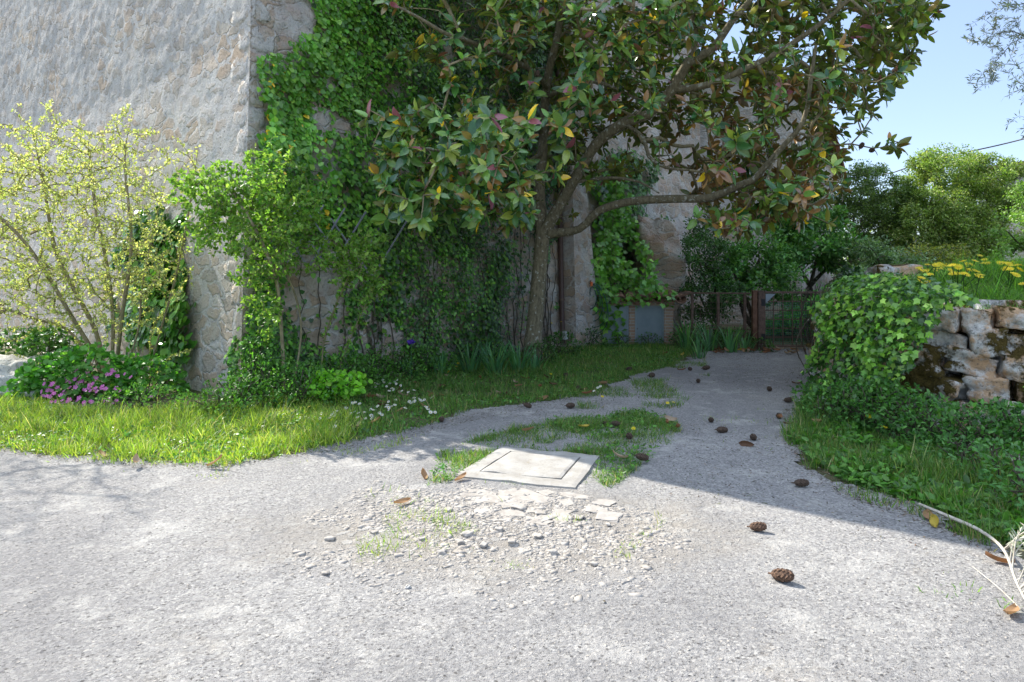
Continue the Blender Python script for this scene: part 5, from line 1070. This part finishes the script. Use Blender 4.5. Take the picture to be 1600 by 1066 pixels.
open_gaps = [(985, 235, 40, 22), (1090, 215, 22, 18), (930, 300, 16, 18), (1165, 170, 22, 16), (1150, 60, 20, 22), (900, 305, 20, 20), (1060, 240, 20, 14), (1225, 215, 16, 16), (930, 130, 14, 14)]
kk = (dist > .35) & ~((px[:, 0] > 890) & (px[:, 0] < 1260) & (px[:, 1] > 90) & (px[:, 1] < 300) & (A[:, 1] < 11) & (rng.random(len(A)) < .4))
for (x, y, rx, ry) in open_gaps: kk &= ~((((px[:, 0] - x) / rx) ** 2 + ((px[:, 1] - y) / ry) ** 2 < 1))
lowmid = (px[:, 0] > 868) & (px[:, 0] < 1100) & (px[:, 1] > 180); kk &= ~(lowmid & (rng.random(len(A)) < .22)); kk &= ~((px[:, 0] < 760) & (px[:, 1] < 160) & (px[:, 1] > -40) & (rng.random(len(A)) < .6))
kk &= ~((px[:, 0] > 1290) & (px[:, 1] > 150) & (px[:, 1] < 330) & (rng.random(len(A)) < .6))
for ci_, wd2 in ((0, 22), (1, 16), (2, 19), (3, 17), (4, 16), (5, 10), (7, 11), (11, 10)):
    cp = np.array([sk.p[i] for i in sk.ch[ci_]]); cq = proj(cp)
    for a_, q_ in zip(cp[::2], cq[::2]): kk &= ~((((px - q_) ** 2).sum(1) < (wd2 * 1.5) ** 2) & (A[:, 1] < a_[1] + .1) & (rng.random(len(A)) < .85))
A = A[kk]; tips = sk.grow(A, .16, .32, .8, .02); sk.radii(.0078, .37, .2); tubes('trunk', sk.chains()[:15], MAT['bark'], mg, 14); tubes('branches', sk.chains()[15:], MAT['barkl'], mg, 6)
print('mag tips', len(tips))
# rosettes of leaves at the twig ends, a few along the twigs
Q, D, N, S, Cc = [], [], [], [], []
sp_ = np.array(sk.p)
def rosette(c, ax, n, s_):
    oc = c - np.array((.6, 11.6, 4.)); oc = oc / np.linalg.norm(oc); ax = norm(ax * .6 + np.array((0, 0, .45)) + .75 * oc); u = norm(np.cross(ax, np.array((.3, .2, 1.)))); v = np.cross(ax, u); a0 = rng.uniform(0, 6)
    brown = c[0] > 2.6 and rng.random() < .4
    for k_ in range(n):
        a = a0 + k_ * 2.4; f = k_ / n; out = u * math.cos(a) + v * math.sin(a); d = norm(out * (1.0 - .55 * (1 - f) + .1) + ax * (.95 * (1 - f) - .05) + rng.normal(size=3) * .30 - np.array((0, 0, .22))); nn_ = norm(ax - d * np.dot(ax, d) + rng.normal(size=3) * .38)
        Q.append(c - ax * .035 * f + d * .01); D.append(d); N.append(nn_); S.append(s_ * rng.uniform(.55, 1.2))
for t in tips:
    c = sp_[t]; ax = sk.d[t]; n_ = int(rng.integers(6, 11)); s_ = .182 * rng.uniform(.75, 1.25); rosette(c, ax, n_, s_)
    j = t
    for st_ in range(3):
        j = sk.par[j]
        if j < 0 or sk.r[j] > .02: break
        if rng.random() < .55: rosette(sp_[j], sk.d[j] + rdir(1)[0] * .6, int(rng.integers(3, 6)), .15)
Q = np.array(Q); n = len(Q); col = pal(n, [(.05, .115, .026, 5), (.09, .16, .03, 4), (.022, .065, .022, 4), (.18, .23, .04, 2.2), (.16, .11, .035, .9)]); pq = proj(Q); bl = np.repeat(False, n); bl = (pq[:, 0] > 1040) & (pq[:, 0] < 1340) & (pq[:, 1] > 130) & (fbm(Q, 2.2, 77, 2) > .53) & (rng.random(n) < .75); col[bl] = pal(int(bl.sum()), [(.15, .08, .035, 3), (.10, .06, .03, 2), (.20, .12, .05, 1)]); r_ = rng.random(n); col[r_ < .012] = (.55, .36, .02); col[(r_ > .012) & (r_ < .05)] = (.17, .09, .03); col[(r_ > .045) & (r_ < .06)] = (.16, .05, .07)
foliage('leaves', T_MAG, Q, np.array(D), np.array(N), np.array(S), col, MAT['mag'], mg); print('magnolia leaves', n, len(sk.p))
# ------------------------------------------------------------------ seed cones
def cone_mesh(seed, mat, L=.115, r=.025):
    V = []; Fc = []; nu, nv = 22, 15
    for j in range(nv + 1):
        t = j / nv; ph = math.pi * t
        for i in range(nu):
            a = 2 * math.pi * i / nu; s_ = .5 + .5 * math.cos(a * 8 + (j % 2) * math.pi) ; rr = r * math.sin(ph) ** .7 * (1 + .32 * s_ + .12 * (_h(np.array([i]), np.array([j]), np.array([0]), seed)[0] - .5)) + .001
            V.append((rr * math.cos(a), rr * math.sin(a), -L / 2 * math.cos(ph) + .006 * s_))
    for j in range(nv):
        for i in range(nu): Fc.append((j * nu + i, j * nu + (i + 1) % nu, (j + 1) * nu + (i + 1) % nu, (j + 1) * nu + i))
    b_ = len(V); 
    for k_ in range(6): a = k_ * math.pi / 3; V += [(.006 * math.cos(a), .006 * math.sin(a), -L / 2 + .004), (.005 * math.cos(a) + .004, .005 * math.sin(a), -L / 2 - .02)]
    for k_ in range(6): a = b_ + 2 * k_; c_ = b_ + 2 * ((k_ + 1) % 6); Fc.append((a, c_, c_ + 1, a + 1))
    o = mesh_obj('seed_cone', V, Fc, mat, smooth=False); me = o.data; bpy.data.objects.remove(o); return me
cm = [cone_mesh(3, MAT['cone']), cone_mesh(5, MAT['cone'], .09, .026), cone_mesh(9, MAT['conel'], .125, .028), cone_mesh(11, MAT['cone'], .085, .026)]
CONES = [(1222, 905, 2, .98, 'large dry seed cone on the sunlit road, nearest the camera'), (1184, 826, 2, .85, 'dry brown seed cone just outside the shadow edge'), (1252, 757, 0, .95, 'dark seed cone on the driveway just inside the shadow edge, nearest the right verge'), (1128, 673, 0, 1.1, 'biggest dark seed cone in the middle of the driveway'), (1111, 656, 1, .9, 'upright seed cone just behind the biggest one'),
         (1177, 684, 1, 1.0, 'small standing seed cone right of the biggest one'), (1217, 650, 1, 1.0, 'seed cone at the left edge of the right verge'), (1232, 625, 0, 1.1, 'long seed cone in the drive close to the ivy'), (1202, 607, 3, 1.05, 'upright seed cone alone in the mid driveway'), (1103, 574, 0, 1.25, 'longest dark seed cone near the far turf edge'),
         (1078, 575, 3, 1.0, 'little round seed cone in the tuft beside the longest cone'), (1091, 594, 3, 1.0, 'seed cone beside a pale stain at the turf edge'), (1018, 586, 3, 1.25, 'round dark seed cone on the gritty track left of the drive'), (983, 576, 3, 1.2, 'round seed cone on the edge of the turf before the cabinet'), (891, 634, 0, 1.1, 'dark seed cone on the left wheel track'),
         (824, 633, 0, .95, 'dark seed cone at the left end of the wheel track'), (690, 655, 1, .95, 'seed cone at the end of the daisy patch by the track'), (1003, 720, 0, 1.0, 'seed cone at the tip of the grass island'), (983, 686, 1, 1.0, 'seed cone in the middle of the grass island'), (962, 665, 0, .9, 'seed cone in the island grass, the right one of two side by side'),
         (945, 662, 1, .85, 'seed cone in the island grass, the left one of two side by side'), (884, 585, 3, 1.1, 'seed cone in the turf below the drain pipe'), (904, 606, 3, 1.1, 'seed cone in the turf just above the wheel track')]
for k_, (x, y, m_, s_, lb) in enumerate(CONES):
    o = bpy.data.objects.new('seed_cone', cm[m_]); C.objects.link(o); g = G(x, y + 5); o.location = (g[0], g[1], .036 * s_ + (.02 if 20 > k_ > 16 else 0)); sc_ = s_ * .88; o.scale = (sc_, sc_, sc_)
    o.rotation_euler = (math.radians(90) + rng.normal() * .15, 0, rng.uniform(.2, 2.2) if s_ > 1.05 or m_ in (0, 2) else rng.uniform(-.4, .4)); tag(o, lb, 'seed cone', 'fallen magnolia cones')
for x, y, Y, rt in ((1362, 235, 9.3, 1.5), (1346, 228, 9.3, 0.4), (1396, 112, 9.3, .5), (840, 115, 9.4, 0)):
    o = bpy.data.objects.new('hanging_cone', cm[1]); C.objects.link(o); o.parent = mg; o.matrix_parent_inverse = Matrix.Translation(-Vector(mg.location)); o.location = P(x, y, Y); o.rotation_euler = (rt, rt, 0)
# ------------------------------------------------------------------ fallen leaves
def leaf_obj(col, seed, curl):
    rws = np.linspace(0, 1, 8); V = []; cc = []; Fc = []
    for t in rws:
        ww = .5 * .42 * math.sin(math.pi * min(.99, t ** .85)) ** .7 + .004; cz = curl * (t - .5) ** 2
        V += [(-ww, t - .5, cz + .10 + curl * .1), (-.5 * ww, t - .5, cz + .03), (0, t - .5, cz), (.5 * ww, t - .5, cz + .03), (ww, t - .5, cz + .10 * (1 - .5 * t))]
    for j in range(7):
        for i in range(4): Fc.append((j * 5 + i, j * 5 + i + 1, j * 5 + i + 6, j * 5 + i + 5)); cc.append(col)
    o = mesh_obj('fallen_leaf', np.array(V) * np.array((1, 1, 1)), np.array(Fc), MAT['litter'], None, True, None, np.array(cc)); me = o.data; bpy.data.objects.remove(o); return me
LM = [leaf_obj((.26, .12, .05), 1, .5), leaf_obj((.34, .20, .10), 2, .3), leaf_obj((.48, .36, .05), 3, .3), leaf_obj((.42, .31, .22), 4, .7), leaf_obj((.14, .07, .035), 5, .5)]
FL = [(1040, 668, 0, 'rust brown fallen leaf standing up in the island grass'), (1060, 677, 0, 'rust brown fallen leaf at the right tip of the grass island'), (1048, 665, 3, 'pale grey fallen leaf at the right of the grass island'), (912, 676, 2, 'yellow fallen leaf in the middle of the grass island'), (826, 681, 1, 'brown fallen leaf at the left of the grass island'), (918, 622, 0, 'reddish fallen leaf between wheel track and turf'), (844, 611, 0, 'brown fallen leaf in the turf right of the daisies'),
      (1065, 584, 0, 'brown fallen leaf in the patchy grass near the longest cone'), (1066, 559, 2, 'yellow fallen leaf at the near corner of the cabinet turf'), (337, 733, 1, 'tan fallen leaf at the grass edge on the left road'), (212, 732, 3, 'pale curled leaf in the left sunlit grass'), (160, 715, 1, 'flat tan leaf on the road edge left of the curled one'), (628, 790, 1, 'pale brown leaf lying on the gritty patch'), (662, 747, 1, 'reddish tan leaf left of the concrete cover'),
      (1450, 813, 1, 'grey-brown curled leaf beneath the fallen branch'), (1462, 823, 2, 'yellowish leaf under the thick end of the fallen branch'), (1562, 884, 0, 'orange brown leaf among the twigs at the right edge'), (1583, 965, 1, 'long pale brown leaf at the lower right edge of the road'), (968, 725, 3, 'pale leaf in the grass beside the cover'), (1166, 698, 4, 'dark brown leaf on the drive near the standing cone'), (1218, 661, 0, 'reddish leaf below the cone at the right verge'),
      (1245, 602, 4, 'long dark brown leaf by the ivy on the drive'), (1236, 672, 4, 'dark leaf at the foot of the right verge'), (600, 632, 1, 'brown leaf among the daisies'), (586, 667, 1, 'tan leaf in the grass at the daisy edge'), (560, 668, 3, 'pale leaf left of the tan one by the daisies'), (1040, 557, 0, 'brown leaf in the turf before the cabinet'), (1325, 658, 4, 'rust leaf beneath the leafy undergrowth'), (1276, 667, 1, 'tan leaf in the right verge'), (720, 752, 1, 'small brown leaf at the corner of the cover')]
for x, y, m_, lb in FL:
    o = bpy.data.objects.new('fallen_leaf', LM[m_]); C.objects.link(o); g = G(x, y); gr = 1 if lb.find('grass') >= 0 or lb.find('turf') >= 0 or lb.find('verge') >= 0 else 0
    o.location = (g[0], g[1], .02 + .035 * gr); o.scale = (.13,) * 3; o.rotation_euler = (rng.normal() * .25, rng.normal() * .35 if 'standing' not in lb else 1.2, rng.uniform(0, 6.28)); tag(o, lb, 'leaf', 'fallen magnolia leaves')
for k_ in range(34):
    x = rng.uniform(1120, 1290); y = 549 + abs(rng.normal()) * 3; o = bpy.data.objects.new('fallen_leaf', LM[int(rng.choice((0, 0, 1, 4, 2, 3)))]); C.objects.link(o); g = G(x, y); o.location = (g[0], g[1], .03 + rng.random() * .02); o.scale = (.16,) * 3; o.rotation_euler = (rng.normal() * .3, rng.normal() * .4, rng.uniform(0, 6.28)); tag(o, 'brown dry leaves drifted along the foot of the gate and fence', 'leaf', 'leaf litter by the gate')
for k_ in range(46):
    x = rng.uniform(560, 1060); y = rng.uniform(575, 650); 
    if not inpoly(np.array([[x, y]]), LG)[0]: continue
    o = bpy.data.objects.new('fallen_leaf', LM[int(rng.choice((0, 1, 4, 3)))]); C.objects.link(o); g = G(x, y); o.location = (g[0], g[1], .035); o.scale = (.13,) * 3; o.rotation_euler = (rng.normal() * .3, rng.normal() * .4, rng.uniform(0, 6.28)); tag(o, 'dry leaves scattered in the shaded turf under the magnolia', 'leaf', 'dry leaves in the shaded turf')
# ------------------------------------------------------------------ fallen branch
fb = empty('fallen_branch', tuple(G(1555, 870)), 'bleached fallen branch with silvery twigs at the right edge of the road', 'branch')
main, mr = smooth_path([G(1436, 800) + np.array((0, 0, .05)), G(1480, 822) + np.array((0, 0, .06)), G(1530, 848) + np.array((0, 0, .07)), G(1568, 880) + np.array((0, 0, .07)), G(1590, 930) + np.array((0, 0, .05)), G(1620, 985) + np.array((0, 0, .04))], .04, [.009, .012, .011, .009, .006, .004]); ch = [(main, mr)]
Q, D = [], []; b0 = main[int(len(main) * .62)]
for k_ in range(17):
    s_ = main[int(len(main) * rng.uniform(.5, .95))]; e_ = s_ + np.array((rng.uniform(.12, .45), rng.uniform(-.28, .12), rng.uniform(-.02, .22))); m_ = (s_ + e_) / 2 + np.array((-.02, 0, rng.uniform(.04, .12))); e_[2] = max(.02, e_[2]); pth, pr = smooth_path([s_, m_, e_], .03, [.0045, .003, .0015]); ch.append((pth, pr))
    for q_ in pth[2:]:
        for _ in range(3): Q.append(q_); D.append(rdir(1)[0] + norm(e_ - s_) * .8)
tubes('twigs', ch, MAT['drystick'], fb, 6); Q = np.array(Q); Q[:, 2] = np.maximum(Q[:, 2], .02); foliage('leaves', T_OLI, Q, norm(np.array(D)), rdir(len(Q), .5), .05 * rng.uniform(.6, 1.2, len(Q)), pal(len(Q), [(.42, .43, .34, 3), (.26, .30, .18, 3), (.5, .48, .38, 2)]), MAT['olive'], fb)
# a dead stick on the drive
ch = [(smooth_path([G(1520, 895) + np.array((0, 0, .03)), G(1560, 925) + np.array((0, 0, .02)), G(1596, 958) + np.array((0, 0, .015))], .05)[0], .0035)]; tag(tubes('dead_twig', ch, MAT['drystick'], None, 5), 'thin dry twig on the gravel under the fallen branch', 'twig')
# ------------------------------------------------------------------ olive tree
st = [[(6.9, 7.6, 1.2), (6.95, 7.5, 2.2), (6.8, 7.3, 3.2), (6.4, 7.1, 4.2)], [(6.95, 7.5, 2.2), (7.3, 7.4, 3.3), (7.0, 7.2, 4.5)]]
def okp(A):
    q_ = proj(A); lim = np.interp(q_[:, 1], [-200, 0, 60, 100, 130, 170, 225, 250], [1560, 1552, 1508, 1530, 1500, 1560, 1560, 1600]); return (q_[:, 0] > lim) & (q_[:, 1] < 235)
shrub_tree('olive_tree', 'olive tree with drooping silvery twigs at the top right edge', 'tree', (6.9, 7.6, 1.2), st, [Cn(1590, 70, 6.8, .75, .7, .75), Cn(1600, 160, 6.7, .5, .6, .5), Cn(1650, 0, 7, 1.2, 1, 1), Cn(1540, 40, 6.6, .4, .4, .5), Cn(1520, 110, 6.5, .3, .3, .25)], 330, .1, .017, .055, [(.13, .17, .12, 4), (.20, .24, .18, 3), (.08, .11, .07, 2)], .0016, 'barkd', T_OLI, .7, 'olive', perpt=2, keep=okp)
# ------------------------------------------------------------------ shrubs and trees beyond the gate
def tree(name, label, base, cen, nl, size, cols, group='trees and bushes beyond the gate', natt=60, trunk_r=.08, T=T_OV, cat='tree', lump=1.0, shell=.35):
    r_ = empty(name, base, label, cat, group); sk_ = Skel(); b = np.array(base, float); top = np.array(cen[0][:3], float)
    for a in (0, 2.1, 4.2): sk_.add_chain([b + np.array((math.cos(a), math.sin(a), 0)) * .12, b * .6 + top * .4 + rng.normal(size=3) * .12, top + np.array((math.cos(a), math.sin(a), 0)) * .5 + rng.normal(size=3) * .2], [trunk_r, trunk_r * .75, trunk_r * .4], False, .3)
    Ps, tot = [], sum(c[3] * c[4] * c[5] for c in cen); clumps = []
    for (x, y, z_, rx, ry, rz_) in cen:
        m_ = max(6, int(natt * rx * ry * rz_ / tot)); v = rdir(m_); clumps.append(np.array((x, y, z_)) + v * (shell + (1 - shell) * rng.random(m_) ** .5)[:, None] * np.array((rx, ry, rz_)))
    cl = np.vstack(clumps); cl[:, 2] = np.maximum(cl[:, 2], b[2] + .25); sk_.grow(cl, .35, .2, .6); sk_.radii(.008, .42, trunk_r); tubes('trunk', sk_.chains(), MAT['barkd'], r_, 6)
    av = (tot / natt) ** (1 / 3) * .95 * lump; i = rng.integers(0, len(cl), nl); rr = rng.random(nl) ** .55; v = rdir(nl); q_ = cl[i] + v * rr[:, None] * av * np.array((1.15, 1.15, .8)) * rng.uniform(.6, 1.3, len(cl))[i][:, None]; k_ = q_[:, 2] > b[2] + .03; q_ = q_[k_]; v = v[k_]; i = i[k_]
    cl_t = rng.uniform(.75, 1.25, len(cl))[i]; D = norm(v + rng.normal(size=v.shape) * .8); N = norm(v * .6 + np.array((0, 0, .8)) + .6 * rng.normal(size=v.shape)); foliage('crown', T, q_, D, N, size * rng.uniform(.6, 1.3, len(q_)), np.clip(pal(len(q_), cols) * cl_t[:, None], 0, .9), MAT['shrub'], r_); return r_
def CC(px, py, Y, wpx, dpt, hpx): c = P(px, py, Y); return (c[0], c[1], c[2], wpx * Y / F, dpt, hpx * Y / F)
OL = [(.11, .16, .035, 4), (.16, .21, .05, 3), (.07, .11, .025, 3), (.22, .24, .09, 1)]; DG = [(.03, .075, .02, 4), (.05, .11, .028, 3), (.02, .05, .015, 2)]; BG = [(.06, .145, .035, 4), (.10, .20, .05, 3), (.035, .09, .025, 3)]
tree('evergreen_tree', 'tall evergreen with olive-green crown, highest in the far hedge', (14.5, 24.5, 1.2), [CC(1475, 300, 24, 72, 1.6, 72), CC(1440, 350, 23.5, 60, 1.5, 60), CC(1470, 250, 24.5, 28, .7, 30), CC(1500, 370, 23, 60, 1.2, 45), CC(1450, 410, 23, 60, 1.3, 30), CC(1440, 285, 24, 30, 1, 32)], 62000, .075, OL, natt=260)
tree('evergreen_tree', 'evergreen tree touching the farmhouse roof at right', (17.5, 25, 1.3), [CC(1545, 310, 24, 48, 1.5, 66), CC(1530, 260, 24.5, 28, .8, 30), CC(1530, 370, 23, 45, 1.2, 45), CC(1520, 400, 23, 45, 1.2, 35)], 40000, .075, OL, natt=180)
tree('evergreen_tree', 'darker evergreen bush between the rear house eaves and the tall evergreen', (12, 25, .8), [CC(1360, 330, 25, 58, 1.5, 70), CC(1340, 300, 26, 30, .9, 40), CC(1395, 350, 24.5, 40, 1.2, 55), CC(1370, 400, 24, 55, 1.2, 30)], 42000, .075, [(.07, .11, .03, 4), (.10, .15, .035, 3), (.04, .07, .02, 3)], natt=190)
tree('leafy_tree', 'bright mid-green leafy tree right behind the gate', (7.6, 17.8, .0), [CC(1270, 385, 17.5, 55, 1.1, 62), CC(1240, 350, 18, 45, .9, 40), CC(1300, 370, 17, 34, .8, 45), CC(1225, 420, 17, 40, .8, 35)], 9000, .115, BG, natt=60)
tree('leafy_tree', 'green leafy bush left of the gate behind the wire fence', (5.9, 16.5, 0), [CC(1175, 405, 16.3, 48, .9, 42), CC(1150, 440, 16, 45, .8, 34), CC(1210, 450, 16, 34, .8, 36)], 6500, .095, BG, natt=50)
tree('dark_bush', 'dark fine-leaved bush beside the buttress', (4.9, 16, 0), [CC(1100, 415, 16, 40, .8, 55), CC(1090, 470, 15.5, 34, .7, 40), CC(1140, 480, 15.2, 40, .6, 36), CC(1110, 365, 17, 34, .7, 34)], 9500, .06, DG, natt=60, cat='bush', trunk_r=.04)
tree('garden_shrub', 'low green shrub visible through the gate grid', (6.7, 17, 0), [CC(1240, 510, 16.5, 60, .9, 30), CC(1290, 490, 16, 40, .8, 40)], 5000, .08, [(.09, .24, .06, 3), (.13, .30, .08, 2)], natt=40, cat='bush', trunk_r=.03)
tree('grey_bush', 'greyish green bush beyond the ivy pillar', (9, 17.5, .9), [CC(1350, 405, 16.5, 50, .9, 30), CC(1330, 430, 15, 30, .7, 24), CC(1395, 410, 17, 36, .9, 28)], 6500, .07, [(.08, .13, .06, 4), (.12, .17, .08, 3), (.05, .09, .04, 3)], natt=50, cat='bush', trunk_r=.04)
tree('broom_bush', 'yellowish sunlit bush under the tall evergreen', (12, 20, 1.4), [CC(1430, 405, 19, 44, .9, 16), CC(1470, 395, 19, 40, .8, 26)], 3800, .07, [(.20, .20, .035, 3), (.14, .16, .04, 3), (.08, .11, .03, 3)], natt=40, cat='bush', trunk_r=.03)
tree('laurel_bush', 'sunlit pale green bush at the far right edge below the farmhouse', (14, 18, 1.5), [CC(1600, 360, 17.5, 36, .9, 34), CC(1625, 310, 18, 40, .9, 50), CC(1580, 405, 17, 26, .7, 20)], 7500, .075, [(.09, .16, .035, 4), (.13, .21, .05, 3)], natt=50, cat='bush', trunk_r=.04)
# far hedge so that nothing ends at a bare horizon
cs_ = [(x, 46 + 4 * math.sin(x), 2.0, 5.0, 2.2, 3.4 + 1.0 * math.sin(x * 1.7)) for x in np.arange(-6, 62, 5.5)]
r_ = mound('far_wood', 'distant belt of trees behind the garden', 'woodland', cs_, 26000, .28, OL, T_OV, stems=False, shell=.3); r_['kind'] = 'stuff'
# pale garden wall fragment between bushes
V, Fa = rock_geo((.9, .6, .5), 44, 4, .3, .1); tag(mesh_obj('rubble_pile', V + P(1395, 440, 11.5) + np.array((0, 0, .05)), Fa, MAT['rockw']), 'sunlit pinkish rubble heap just behind the ivy-covered bank', 'rubble')
